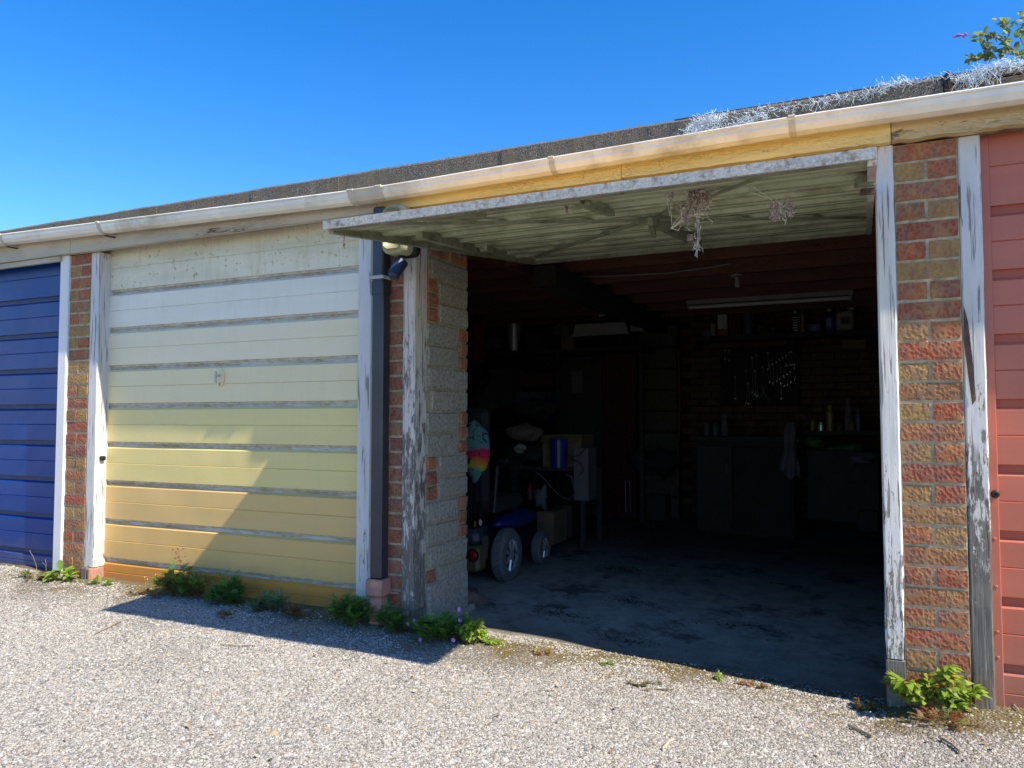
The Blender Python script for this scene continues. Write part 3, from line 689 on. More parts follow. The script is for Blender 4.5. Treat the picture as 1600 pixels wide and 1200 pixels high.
def plane_pt(px, py, w0=-.02):
    d = _ray(px, py); nrm = Vector((0, -math.sin(TH), math.cos(TH))); o = Vector(cp(0, 0, w0)); t = (o-cam_loc).dot(nrm)/d.dot(nrm); return cam_loc+d*t
def strut(p, q, wd=.017, th=.011, name='brace', mat='under_frame'):
    p, q = Vector(p), Vector(q); d = (q-p).normalized(); nrm = Vector((0, -math.sin(TH), math.cos(TH))); s_ = d.cross(nrm)*wd/2; t = nrm*th
    vs = [p-s_, p+s_, q+s_, q-s_]; vs += [v+t for v in vs]
    return obj(name, MB().add(vs, [(0,1,2,3), (7,6,5,4), (0,4,5,1), (1,5,6,2), (2,6,7,3), (3,7,4,0)]), mat, cd_)
hub = plane_pt(1000, 350)
strut(plane_pt(600, 352, -.018), plane_pt(1400, 341, -.018)); strut(plane_pt(838, 402, -.02), hub, .017); strut(hub, plane_pt(1218, 267, -.014), .017, .008)
strut(plane_pt(660, 345), plane_pt(760, 339), .02, .018); strut(plane_pt(898, 318, -.03), plane_pt(955, 338, -.03), .03, .02); strut(plane_pt(900, 328, -.034), plane_pt(918, 320, -.034), .02, .01)
strut(plane_pt(1018, 352, -.045), plane_pt(1092, 386, -.045), .03, .03); strut(plane_pt(1016, 352, -.06), plane_pt(1022, 372, -.06), .02, .03, 'lock_arm')
strut(plane_pt(1078, 376, -.05), plane_pt(1092, 392, -.05), .03, .03, 'lock_box', 'galv')
strut(plane_pt(655, 372, -.035), plane_pt(745, 396, -.035), .03, .03, 'lift_arm'); strut(plane_pt(758, 392, -.05), plane_pt(790, 402, -.05), .02, .03, 'spring_bracket', 'under_frame')
strut(plane_pt(1338, 292, -.04), plane_pt(1366, 290, -.04), .04, .03, 'side_bracket'); strut(plane_pt(1345, 305, -.05), plane_pt(1366, 303, -.05), .02, .02, 'side_bracket', 'rust')

# dusty webs and dead plant stuff hanging from the door
def debris(cx, cy, cz, rx, rz, n, seed, label, strands, twig=False):
    r = random.Random(seed); t = thing('hanging_debris', label, 'debris', (cx, cy, cz+rz), 'dusty dead plant clumps hanging from the open door')
    mb = MB(); sub = [(r.gauss(0, .5), r.gauss(0, .55), r.uniform(.12, .32)) for _ in range(7)]
    for i in range(n):
        q_ = r.choice(sub); a, b = q_[0]+r.gauss(0, q_[2]), q_[1]+r.gauss(0, q_[2]); p = Vector((cx+a*rx, cy+r.gauss(0, .3)*rx, cz+b*rz)); s = r.uniform(.002, .0065)
        vs = [p+Vector((r.uniform(-s, s), r.uniform(-s, s), r.uniform(-s, s)*1.4)) for _ in range(4)]
        mb.add(vs, [(0,1,2), (0,2,3), (0,3,1), (1,3,2)])
    o = obj('debris_clump', mb, 'web', t); o['kind'] = 'stuff'
    mb = MB()
    for pts in strands: mb.tube(pts, .0011, 4)
    for i in range(n//14):
        p = Vector((cx+r.gauss(0, .45)*rx, cy+r.gauss(0, .3)*rx, cz+r.gauss(0, .45)*rz)); q = [p]
        for _ in range(4): q.append(q[-1]+Vector((r.uniform(-1, 1), r.uniform(-1, 1), r.uniform(-1.2, .6)))*.011)
        mb.tube(q, .0008, 3)
    obj('web_strand', mb, 'web2', t)
    return t
def pv(px, py, Y=-.60): return at(px, py, Y)
p = pv(1083, 318); debris(p.x, p.y, p.z, .045, .055, 1100, 1, 'largest dusty clump of dead plant and web under the open door', [[pv(1078, 290), p, pv(1090, 345)], [pv(1050, 280), pv(1060, 320), p], [pv(1108, 284), pv(1100, 300), p], [pv(1046, 300), pv(1050, 352)]])
mb = MB(); mb.tube([pv(1100, 334), pv(1085, 335), pv(1068, 341), pv(1056, 352), pv(1050, 357)], [.004, .005, .006, .004, .002], 6); mb.tube([pv(1048, 358), pv(1056, 345), pv(1066, 334)], .002, 5)
mb.tube([pv(1050, 357), pv(1060, 360), pv(1064, 352)], .0016, 4)
tag(obj('hanging_twig', mb, 'twig_pale'), 'pale bent dry stem hanging just below the biggest debris clump', 'twig')
p = pv(1216, 328); debris(p.x, p.y, p.z, .03, .038, 420, 2, 'small round dusty clump hanging from a long web thread at right', [[pv(1152, 277), pv(1160, 284), pv(1180, 294), pv(1204, 311), p], [pv(1172, 300), pv(1198, 309)]])
p = pv(1090, 372); debris(p.x, p.y, p.z, .008, .045, 110, 3, 'long thin strand of debris ending in a pale wisp', [[pv(1091, 342), p, pv(1089, 402)], [pv(1095, 352), pv(1090, 385), pv(1086, 400)]])
p = pv(1048, 308); debris(p.x, p.y, p.z, .02, .05, 60, 4, 'sparse web with pale blue shreds left of the biggest clump', [[pv(1030, 300), pv(1044, 320), pv(1047, 338)], [pv(1042, 294), pv(1040, 315)]])
p = pv(1135, 280); debris(p.x, p.y, p.z, .06, .012, 90, 5, 'scattered bits caught in web under the door lip', [[pv(1100, 286), pv(1130, 290), pv(1152, 276)]])
p = pv(885, 322); debris(p.x, p.y, p.z, .008, .025, 60, 6, 'little brown wisp under the left half of the open door', [[pv(884, 306), pv(886, 335)]])
p = pv(625, 350); debris(p.x, p.y, p.z, .06, .012, 120, 7, 'crumbly bits stuck in web near the left corner of the door', [[pv(600, 355), pv(640, 350)]])
p = at(538, 382, -.7); debris(p.x, p.y, p.z, .006, .022, 30, 8, 'tiny dark wisp dangling in front of the pale door', [[at(541, 370, -.7), p, at(535, 393, -.7)]])
mb = MB(); r = random.Random(44)
for i in range(900):
    x = r.uniform(-1.9, .0); v = abs(r.gauss(0, .02)); s = r.uniform(.001, .003); p = Vector(cp(x, .0+v, -.014-r.random()*.012*(mnoise.noise(Vector((x*4, 0, 0)))+.6)))
    vs = [p+Vector((r.uniform(-s, s), r.uniform(-s, s), r.uniform(-s, s))) for _ in range(4)]; mb.add(vs, [(0,1,2), (0,2,3), (0,3,1), (1,3,2)])
o = obj('lip_dirt', mb, 'web', cd_); o['kind'] = 'stuff'

# ------------------------------------------------------------------ security light
lt = thing('security_light', 'old yellowed security floodlight with navy motion sensor on the middle pier', 'light', (-2.06, -.04, 1.8))
c0 = at(618, 372, -.10)
mb = MB(); prof = []
def rbox(x0, x1, y0, y1, z0, z1, rad, mb, seg=6):      # rounded-corner front outline, domed
    pts = []
    for cx, cz, a0 in ((x1-rad, z1-rad, 0), (x0+rad, z1-rad, 90), (x0+rad, z0+rad, 180), (x1-rad, z0+rad, 270)):
        for i in range(seg+1): a = math.radians(a0+90*i/seg); pts.append((cx+rad*math.cos(a), cz+rad*math.sin(a)))
    n = len(pts); cx, cz = (x0+x1)/2, (z0+z1)/2; vs = []
    for y, k in ((y1, 1.0), (y0+.02, 1.0), (y0+.006, .93), (y0, .8)):
        vs += [(cx+(a-cx)*k, y, cz+(b-cz)*k) for a, b in pts]
    fs = [(j*n+i, (j+1)*n+i, (j+1)*n+(i+1)%n, j*n+(i+1)%n) for j in range(3) for i in range(n)]+[tuple(3*n+i for i in range(n))]
    mb.add(vs, fs)
rbox(-2.118, -1.985, -.135, -.045, 1.845, 2.085, .04, mb); obj('lamp_cover', mb, 'lampgreen', lt, smooth=True)
mb = MB(); rbox(-2.108, -1.968, -.05, -.015, 1.84, 2.06, .03, mb); obj('back_box', mb, 'black', lt)
mb = MB(); mb.tube([(-2.05, -.06, 1.85), (-2.05, -.07, 1.80)], .014, 10); mb.tube([(-2.045, -.065, 1.815), (-2.055, -.115, 1.74)], [.036, .030], 14); mb.tube([(-2.055, -.116, 1.739), (-2.056, -.124, 1.728)], [.024, .016], 12)
obj('sensor_head', mb, 'sensor', lt); mb = MB().lathe((-2.045, -.055, 1.835), [(.012, 0), (.02, .01)]); obj('sensor_joint', mb, 'black', lt)

# ------------------------------------------------------------------ frayed fibres and bush on roof
r = random.Random(5); mb = MB()
def fib(p, n, L, dn):
    for i in range(n):
        q = Vector(p)+Vector((r.gauss(0, .03), r.gauss(0, .012), r.gauss(0, .005))); pts = [q]; d = Vector((r.gauss(0, 1), r.gauss(-.2, .5), r.gauss(dn, .6))).normalized()
        for k in range(4):
            d = (d+Vector((r.gauss(0, .7), r.gauss(0, .5), r.gauss(dn*.3, .5)))).normalized(); pts.append(pts[-1]+d*L/4)
        mb.tube(pts, r.uniform(.0004, .0009), 3, cap=False)
path = [(1088, 198, -.13, 40), (1098, 190, -.12, 60), (1106, 182, -.12, 70), (1112, 176, -.12, 40), (1118, 178, -.08, 18), (1128, 195, -.12, 26), (1145, 192, -.12, 20), (1160, 190, -.12, 22), (1172, 178, -.09, 24), (1185, 174, -.09, 22), (1190, 166, -.08, 12), (1150, 172, -.07, 7), (1205, 164, -.07, 12), (1225, 163, -.07, 14), (1245, 160, -.07, 14), (1265, 154, -.07, 14), (1285, 151, -.07, 14), (1305, 148, -.07, 14), (1325, 144, -.07, 14), (1345, 142, -.07, 16), (1362, 138, -.07, 16), (1380, 131, -.07, 22), (1395, 124, -.06, 22), (1410, 121, -.06, 20), (1430, 119, -.06, 13), (1450, 116, -.06, 8), (1475, 114, -.06, 9), (1495, 113, -.07, 12), (1515, 112, -.07, 22), (1528, 108, -.07, 22), (1545, 100, -.07, 26), (1560, 94, -.07, 32), (1575, 92, -.07, 32), (1590, 98, -.07, 30)]
for px, py, Y, n in path: fib(at(px, py+(7 if px < 1500 else 7), Y), int(n*2.2), .032, -.12)
for px in (1518, 1524, 1530, 1538): fib(at(px, 115, -.075), 14, .07, -1.6)
for px, py in ((1280, 170), (1300, 165), (1335, 158), (1260, 172), (1240, 178), (1375, 150)):
    for _ in range(3): fib(at(px+r.uniform(-6, 6), py-r.uniform(8, 14), -.085), 1, .06, -1.2)
tag(obj('frayed_netting', mb, 'fibre'), 'tangled pale blue frayed netting strands along the roof edge', 'netting')

def leaf_geo(mb, p, d, up, L, W, kind='oval', curl=.2, mi=0):
    d = Vector(d).normalized(); s = d.cross(up); s = s.normalized() if s.length > 1e-5 else Vector((1, 0, 0)); u = s.cross(d)
    p = Vector(p)
    if kind == 'oval':
        prof = [(0, .05), (.3, .8), (.6, 1), (.85, .6), (1, .02)]; vs = []
        for t_, w_ in prof:
            c = p+d*L*t_-u*curl*L*t_*t_; vs += [c-s*W*w_/2+u*W*.15*w_, c, c+s*W*w_/2+u*W*.15*w_]
        fs = []
        for i in range(4): fs += [(i*3, i*3+1, i*3+4, i*3+3), (i*3+1, i*3+2, i*3+5, i*3+4)]
        mb.add(vs, fs, mi)
    elif kind == 'lobed':       # palmate leaf of five toothed lobes
        vs = [p]; fs = []
        for k, (a, l_) in enumerate(((-1.9, .55), (-1.0, .85), (0, 1.0), (1.0, .85), (1.9, .55))):
            dd = (d*math.cos(a)+s*math.sin(a)); ss = dd.cross(u); c1 = p+dd*L*l_*.55; tip = p+dd*L*l_-u*curl*L*l_
            o = len(vs); vs += [p+dd*L*.18-ss*W*.07, c1-ss*W*.22, tip, c1+ss*W*.22, p+dd*L*.18+ss*W*.07, c1-u*curl*L*.1+u*.03*L]
            fs += [(0, o, o+1, o+5), (o+1, o+2, o+5), (o+2, o+3, o+5), (o+3, o+4, 0, o+5)]
        mb.add(vs, fs, mi)
    else:                       # feathery: pinnate cut leaflet pairs
        vs = []; fs = []
        for k in range(5):
            t_ = .2+.2*k; c = p+d*L*t_-u*curl*L*t_*t_; w_ = W*(1-.75*abs(t_-.45))
            for sg in (-1, 1):
                o = len(vs); tip = c+s*sg*w_*.5+d*L*.16; vs += [c-d*L*.05, tip-d*L*.06, tip+d*L*.05, c+d*L*.06]; fs += [(o, o+1, o+2, o+3)]
        mb.add(vs, fs, mi)
def clump(px, py, W, H, n, mats, label, kind='feather', Y=-.1, L=.05, seed=1, cone=False, name='weed_plant', cat='weed', dep=.6, single=False, zoff=0):
    r = random.Random(seed); p = atz(px, py, .06); x0, y0 = at(px, py, Y).x, Y; z0 = zg(x0, y0)-.004+zoff
    t = thing(name, label, cat, (x0, y0, z0), 'weeds growing along the foot of the garages')
    stems = MB(); lv = [MB() for _ in mats]; cnt = 0
    ns = max(5, n//14); tips = []
    for i in range(ns):
        a = r.uniform(0, 2*PI); rr_ = math.sqrt(r.random())
        if cone: h = H*(1-.8*rr_)*r.uniform(.75, 1)
        else: h = H*(1-.55*rr_*rr_)*r.uniform(.6, 1)
        e = Vector((x0+math.cos(a)*rr_*W/2, y0+math.sin(a)*rr_*W/2*dep, z0+h)); b = Vector((x0+math.cos(a)*rr_*W*.12, y0+math.sin(a)*rr_*W*.1, z0))
        m_ = b.lerp(e, .5)+Vector((0, 0, h*.15)); stems.tube([b, m_, e], [.0022, .0016, .0009], 4); tips.append((b, m_, e))
    for i in range(n):
        b, m_, e = r.choice(tips); t_ = r.uniform(.15, 1)**.7
        q = (b*(1-t_)**2+m_*2*t_*(1-t_)+e*t_*t_); out = Vector((q.x-x0, (q.y-y0), 0)); out = out.normalized() if out.length > .004 else Vector((r.gauss(0, 1), r.gauss(0, 1), 0)).normalized()
        d = out*r.uniform(.3, 1)+Vector((r.gauss(0, .55), r.gauss(0, .55), r.uniform(-.15, .9)))
        q.z = max(q.z, z0+.006); k = r.uniform(.6, 1.15); j = r.choices(range(len(mats)), [3]+[1 if q_ != 'leaf_red' or len(mats) < 5 else .35 for q_ in mats[1:]])[0]
        mbx = MB() if single else lv[j]
        leaf_geo(mbx, q, d, Vector((0, 0, 1)), L*k, L*k*(.62 if kind == 'feather' else .95 if kind == 'lobed' else .42), kind, r.uniform(.05, .5))
        if single: obj('leaf', mbx, mats[j], t)
    obj('stem', stems, 'leaf_dull', t)
    if not single:
        for j, mt in enumerate(mats):
            if lv[j].v: o = obj('foliage', lv[j], mt, t); o['kind'] = 'stuff'
    return t
def flower(t, px, py, Y, mat='petal'):
    p = at(px, py, Y); mb = MB()
    for k in range(5):
        a = 2*PI*k/5; leaf_geo(mb, p, (math.cos(a), -.4, math.sin(a)), Vector((0, -1, .3)), .011, .010, 'oval', .1)
    obj('flower', mb, mat, t)
bush = thing('roof_bush', 'leafy shrub with a pink flower spike growing above the roof at top right', 'shrub', (.62, .12, 2.32))
r = random.Random(9); br = MB(); BY = .12
paths = [[(1600, 92), (1580, 75), (1560, 60), (1545, 57), (1530, 55)], [(1595, 90), (1570, 70), (1578, 50), (1568, 38), (1560, 30)], [(1560, 92), (1545, 85), (1536, 75), (1530, 62)], [(1600, 70), (1590, 50), (1605, 30), (1600, 22)], [(1530, 94), (1522, 92), (1515, 95)], [(1600, 84), (1580, 84), (1552, 80)], [(1600, 60), (1620, 30)], [(1545, 94), (1548, 88), (1540, 84)]]
for pth in paths:
    pts = [at(a, b, BY) for a, b in pth]; br.tube(pts, [.003]*(len(pts)-1)+[.0015], 5)
    for i in range(len(pts)-1):
        for k in range(11 if i else 5):
            q = pts[i].lerp(pts[i+1], r.random()); mb = MB()
            leaf_geo(mb, q+Vector((r.gauss(0, .004), r.gauss(0, .01), r.gauss(0, .004))), (r.gauss(0, 1), r.gauss(-.2, .8), r.gauss(.3, .8)), Vector((r.gauss(0, .5), -1, .5)), r.uniform(.018, .031), r.uniform(.012, .02), 'oval', .2)
            obj('leaf', mb, r.choice(['leaf_olive', 'leaf_olive', 'leaf_olive', 'leaf_bright', 'leaf_dull']), bush)
sp = [at(a, b, BY) for a, b in ((1530, 55), (1510, 54), (1500, 53), (1488, 57))]; br.tube(sp[:2], .001, 4)
obj('stem', br, 'twig', bush); mb = MB()
for k in range(26):
    q = sp[1].lerp(sp[3], k/26)+Vector((r.gauss(0, .002), r.gauss(0, .003), r.gauss(0, .003))); mb.blob(q, (.004, .004, .003), k, .3, 6, 4)
obj('flower_spike', mb, 'petal', bush)

clump(94, 898, .17, .085, 34, ['leaf_bright', 'leaf'], 'bright green rosette of long leaves at the foot of the left brick pier', 'oval', -.10, .085, 1, single=True)
clump(158, 906, .15, .05, 90, ['leaf_bright', 'leaf_olive'], 'small yellow green weed under the left end of the yellow door', 'feather', -.07, .03, 2)
c1 = clump(283, 925, .34, .17, 560, ['leaf', 'leaf_olive', 'leaf_red'], 'dark green bushy weed with a pink seed stalk against the orange panel', 'feather', -.06, .05, 3)
p0 = at(284, 900, -.05); mb = MB(); mb.tube([(p0.x, -.05, zg(p0.x, -.05)), at(283, 895, -.05), at(279, 858, -.05)], .0016, 4); obj('seed_stalk', mb, 'leaf_red', c1); mb = MB(); r = random.Random(3)
for i in range(40): leaf_geo(mb, at(r.gauss(279, 5), r.uniform(855, 882), -.05), (r.gauss(0, 1), r.gauss(0, 1), r.gauss(0, 1)), Vector((0, 0, 1)), .011, .008, 'oval', .1)
obj('seed_head', mb, 'leaf_red', c1)
clump(355, 942, .20, .20, 420, ['leaf', 'leaf_blue'], 'cone shaped dark green weed in the shade of the yellow door', 'feather', -.07, .055, 4, cone=True)
clump(422, 958, .17, .12, 190, ['leaf_blue', 'leaf'], 'bluish grey green weed right of the cone shaped one', 'feather', -.09, .045, 5)
clump(398, 968, .12, .06, 90, ['leaf_blue', 'leaf_dull'], 'low pale green tuft spreading over the shaded gravel', 'feather', -.13, .035, 15)
clump(468, 972, .17, .07, 160, ['leaf_dull', 'leaf_red'], 'brownish low weed below the right part of the yellow door', 'feather', -.12, .03, 6)
clump(352, 975, .14, .03, 110, ['leaf_dull'], 'flat olive moss cushion in the door shadow', 'feather', -.28, .022, 16)
clump(548, 972, .24, .16, 620, ['leaf', 'leaf_olive'], 'full leafy green weed left of the pink downpipe foot', 'feather', -.12, .042, 7)
clump(610, 988, .17, .12, 360, ['leaf', 'leaf_dull'], 'rounded dark green weed right of the pink downpipe foot', 'feather', -.12, .035, 8)
c2 = clump(690, 1000, .36, .11, 620, ['leaf', 'leaf', 'leaf_olive'], 'wide spreading weed with purple flowers at the open doorway corner', 'feather', -.12, .045, 9, dep=.8)
for a, b, Y in ((718, 952, -.08), (719, 969, -.1), (638, 975, -.12), (648, 970, -.1), (657, 999, -.22), (709, 1000, -.22)): flower(c2, a, b, Y)
mb = MB(); mb.tube([at(712, 995, -.1), at(719, 972, -.09), at(718, 954, -.08)], .001, 4); obj('flower_stem', mb, 'leaf', c2)
clump(742, 998, .17, .12, 90, ['leaf_bright', 'leaf_bright', 'leaf_olive'], 'sunlit yellow green weed at the edge of the doorway shadow', 'lobed', -.12, .04, 10, single=True)
clump(768, 1002, .10, .035, 24, ['leaf_bright'], 'small sunlit leafy sprig right of the yellow green weed', 'lobed', -.09, .03, 11, single=True)
clump(1466, 1108, .34, .20, 125, ['leaf_bright', 'leaf_bright', 'leaf_olive', 'leaf_bright', 'leaf_red'], 'big yellow green lobed weed at the foot of the right brick pier', 'lobed', -.08, .058, 12, single=True)
clump(1470, 1132, .26, .045, 260, ['leaf_red', 'leaf_olive', 'leaf_dull'], 'low reddish weed carpet in front of the right pier', 'feather', -.16, .022, 13)
clump(1350, 1108, .13, .04, 130, ['leaf_dull', 'leaf_red', 'leaf_bright'], 'reddish seedling patch left of the right doorway post', 'feather', -.06, .02, 14)
clump(1178, 1078, .13, .02, 130, ['leaf_red', 'leaf_olive'], 'thin red weed strip on the doorway threshold', 'feather', -.03, .016, 17)
clump(848, 1018, .12, .022, 110, ['leaf_red', 'leaf_bright'], 'small red and green weed patch near the threshold at left', 'feather', -.09, .016, 18)
clump(950, 1033, .06, .02, 40, ['leaf_bright'], 'tiny bright weed near the middle of the threshold', 'feather', -.07, .016, 19)
clump(1118, 1055, .05, .03, 22, ['leaf_bright'], 'tiny seedling on the dirt edge of the garage floor', 'lobed', -.02, .02, 20)
clump(1005, 1070, .25, .012, 120, ['leaf_dull'], 'brown moss patch in the gravel before the doorway', 'feather', -.25, .016, 21)
clump(60, 902, .3, .05, 260, ['leaf_dull', 'leaf_red', 'leaf_twig' if False else 'leaf_olive'], 'low dry weeds in front of the blue door', 'feather', -.12, .025, 22)
clump(230, 912, .3, .03, 160, ['leaf_dull', 'leaf_red'], 'sparse dry weeds before the left part of the yellow door', 'feather', -.14, .02, 23)
t = thing('dry_stalk', 'tall dry seed stalk before the blue door', 'weed', at(58, 893, -.1)); mb = MB(); mb.tube([at(58, 895, -.1), at(57, 885, -.1), at(52, 870, -.1), at(46, 860, -.1)], .0014, 4); obj('stem', mb, 'twig', t); mb = MB(); r = random.Random(8)
for i in range(30): q = r.random(); leaf_geo(mb, at(46+q*10, 860+q*22, -.1), (r.gauss(0, 1), r.gauss(0, 1), r.gauss(0, 1)), Vector((0, 0, 1)), .008, .006, 'oval', .1)
obj('seed_head', mb, 'leaf_dull', t)
t = thing('dry_stalk', 'shorter wispy dry stalk near the white post', 'weed', at(72, 895, -.1)); mb = MB(); mb.tube([at(72, 897, -.1), at(72, 880, -.1), at(71, 874, -.1)], .0012, 4); mb.tube([at(72, 885, -.1), at(66, 878, -.1)], .0009, 4); obj('stem', mb, 'twig', t)
t = thing('dry_stalk', 'fine pale grass stalks in front of the orange panel', 'weed', at(228, 915, -.08)); mb = MB()
for q in ((226, 902), (230, 905), (243, 898), (256, 900)): mb.tube([at(q[0]+2, 918, -.08), at(q[0]+1, 908, -.08), at(q[0], q[1], -.08)], .0009, 3); mb.blob(at(q[0], q[1], -.08), (.004, .004, .004), 1, .2, 5, 4)
obj('stem', mb, 'twig_pale', t)

# fallen leaves and twigs
r = random.Random(12)
tw = [((1110, 440*.0+1), None)]
def twig(pts, rad, label, mat='twig'):
    P = []
    for a, b in pts:
        q = atz(a, b, .03); q.z = zg(q.x, q.y)+.008; P.append(q)
    tag(obj('twig', MB().tube(P, rad, 5), mat), label, 'twig')
twig([(1325, 1118), (1345, 1126), (1362, 1135)], .005, 'brown twig on the gravel below the right doorway post')
twig([(1470, 1148), (1488, 1160), (1500, 1172)], .004, 'dark twig in the gravel at lower right')
twig([(1035, 1162), (1045, 1150), (1052, 1146)], .004, 'pale forked twig in the middle foreground', 'twig_pale')
twig([(1555, 1080), (1575, 1095), (1592, 1114)], .0022, 'thin straw leaning by the red door', 'twig_pale')
twig([(345, 1018), (370, 1020), (398, 1019)], .0025, 'thin brown twig lying before the yellow door')
twig([(150, 998), (172, 990), (190, 982)], .0025, 'thin dark twig left of the door shadow')
twig([(912, 1018), (925, 1010), (938, 1006)], .0022, 'pale straw at the edge of the sunlit threshold', 'twig_pale')
for i in range(46):
    px, py = r.uniform(60, 1580), r.uniform(985, 1190)
    if py < 930+px*.12: continue
    q = atz(px, py, .02); q.z = zg(q.x, q.y)+.007; mb = MB()
    leaf_geo(mb, q, (r.gauss(0, 1), r.gauss(0, 1), r.uniform(.0, .4)), Vector((r.gauss(0, .3), r.gauss(0, .3), 1)), r.uniform(.012, .026), r.uniform(.008, .015), 'oval', r.uniform(-.4, .5))
    tag(obj('fallen_leaf', mb, r.choice(['deadleaf', 'deadleaf', 'leaf_dull', 'twig_pale'])), 'small dry leaf fragment lying on the gravel', 'leaf', 'leaf fragments scattered on the gravel')

# ------------------------------------------------------------------ inside: power wheelchair
zf = zfloor
wcx = -2.10
wc = thing('power_wheelchair', 'electric wheelchair with grey tyres parked just inside behind the dividing wall', 'wheelchair', (-2.38, 1.45, .02))
def wheel(x, y, r0, wd, name='wheel', sg=1):
    z = zf(x)+r0; mb = MB().lathe((x, y, z), [(r0*.62, -wd/2), (r0*.9, -wd/2), (r0, -wd*.3), (r0, wd*.3), (r0*.9, wd/2), (r0*.62, wd/2), (r0*.60, 0), (r0*.62, -wd/2)], 'x', 30, cap=False); mb.lathe((x, y, z), [(r0*.6, -wd*.1), (r0*.6, 0)], 'x', 24)
    wh = obj('wheel', mb, 'tyre', wc); mb = MB().lathe((x, y, z), [(r0*.15, wd*.3), (r0*.2, wd*.46), (r0*.16, wd*.52)], 'x', 14)
    for k in range(7):
        a = 2*PI*k/7; c_, s_ = math.cos(a), math.sin(a); p1 = Vector((x+wd*.4*sg, y+c_*r0*.15, z+s_*r0*.15)); p2 = Vector((x+wd*.36*sg, y+c_*r0*.6, z+s_*r0*.6)); mb.tube([p1, p2], [r0*.055, r0*.075], 6)
    mb.lathe((x, y, z), [(r0*.52, wd*.3*sg), (r0*.62, wd*.42*sg), (r0*.64, wd*.3*sg)], 'x', 26, cap=False); obj('rim', mb, 'silver', wh)
    mb = MB()
    for k in range(26):
        a = 2*PI*k/26; c_, s_ = math.cos(a), math.sin(a); mb.tube([(x-wd*.32, y+c_*r0*1.0, z+s_*r0*1.0), (x, y+math.cos(a+.1)*r0*1.015, z+math.sin(a+.1)*r0*1.015), (x+wd*.32, y+c_*r0*1.0, z+s_*r0*1.0)], r0*.025, 4)
    obj('tread', mb, 'tyre', wh)
wheel(-2.12, 1.30, .165, .085); wheel(-2.66, 1.30, .165, .085, sg=-1); wheel(-2.14, 1.92, .115, .07); wheel(-2.64, 1.92, .115, .07, sg=-1)
obj('chassis', MB().box(-2.60, -2.19, 1.15, 2.0, .14, .34, 0, .03), 'black', wc)
mb = MB().blob((-2.20, 1.62, .37), (.09, .33, .055), 3, .05, 18, 9); obj('shroud', mb, 'royal', wc, smooth=True)
obj('rear_cover', MB().box(-2.58, -2.20, 1.06, 1.18, .10, .26, 0, .02), 'khaki', wc); obj('rear_hood', MB().box(-2.56, -2.22, 1.08, 1.3, .262, .36, 0, .03), 'slate', wc)
mb = MB().lathe((-2.235, 1.058, .205), [(.032, 0), (.030, -.012), (.015, -.018)], 'y', 18); obj('tail_light', mb, 'red_plastic', wc); mb = MB().lathe((-2.235, 1.060, .205), [(.040, 0), (.040, -.006)], 'y', 18); obj('tail_light_ring', mb, 'black', wc)
obj('seat', MB().box(-2.62, -2.18, 1.25, 1.72, .44, .54, 0, .03), 'black_matt', wc)
mb = MB().box(-2.62, -2.20, 1.16, 1.25, .50, 1.12, 0, .03); bk = obj('backrest', mb, 'black_matt', wc)
mb = MB()
for i in range(10): mb.box(-2.60+.04*i, -2.585+.04*i, 1.150, 1.158, .42, .70)
obj('ribbing', mb, 'black', bk)
mb = MB(); mb.tube([(-2.16, 1.2, .46), (-2.15, 1.22, .74), (-2.15, 1.58, .76)], .014, 8); obj('arm_frame', mb, 'black', wc); obj('armrest', MB().box(-2.19, -2.11, 1.3, 1.62, .765, .80, 0, .015), 'black', wc)
mb = MB(); mb.tube([(-2.13, 1.6, .79), (-2.13, 1.62, .84)], [.02, .008], 8); obj('joystick', mb, 'black', wc)
obj('reflector', MB().box(-2.232, -2.220, 1.062, 1.072, .385, .415), 'yellow', wc); mb = MB().lathe((-2.19, 1.07, .41), [(.012, 0), (.010, -.006)], 'y', 10, sy=1.8); obj('badge', mb, 'white', wc)
def m_tiedye():
    t = NT('tie_dye_cloth'); z = t.sep(t.pos, 2); n = t.noise(t.map(t.pos, (1, 1, .6)), 9, 2); u = t.math('ADD', t.math('MULTIPLY', z, 3.0), t.math('MULTIPLY', n, .35))
    c = t.ramp(t.math('SUBTRACT', u, 2.15), [(.0, (.05, .2, .2)), (.22, (.06, .22, .21)), (.30, (.4, .28, .01)), (.38, (.4, .15, .01)), (.46, (.4, .012, .045)), (.58, (.3, .012, .07)), (.66, (.06, .18, .2)), (1, (.07, .2, .21))])
    c = t.mix(t.ramp(t.noise(t.pos, 28, 3, .5, 1), [(.58, 0.0), (.61, 1.0)]), c, (.01, .01, .012)); return t.done(c, .9)
M['tiedye'] = m_tiedye()
mb = MB().blob((-2.245, 1.08, .86), (.10, .05, .19), 2, .12, 16, 12, fold=.06); tag(obj('tie_dye_bag', mb, 'tiedye', smooth=True), 'rainbow tie-dye cloth bag hung on the wheelchair back', 'bag')
obj_bag = MB().blob((-2.06, .62, .05), (.11, .13, .06), 6, .3, 16, 8); tag(obj('sack', obj_bag, 'brown_cloth', smooth=True), 'small grey brown sack lying at the foot of the dividing wall', 'sack')

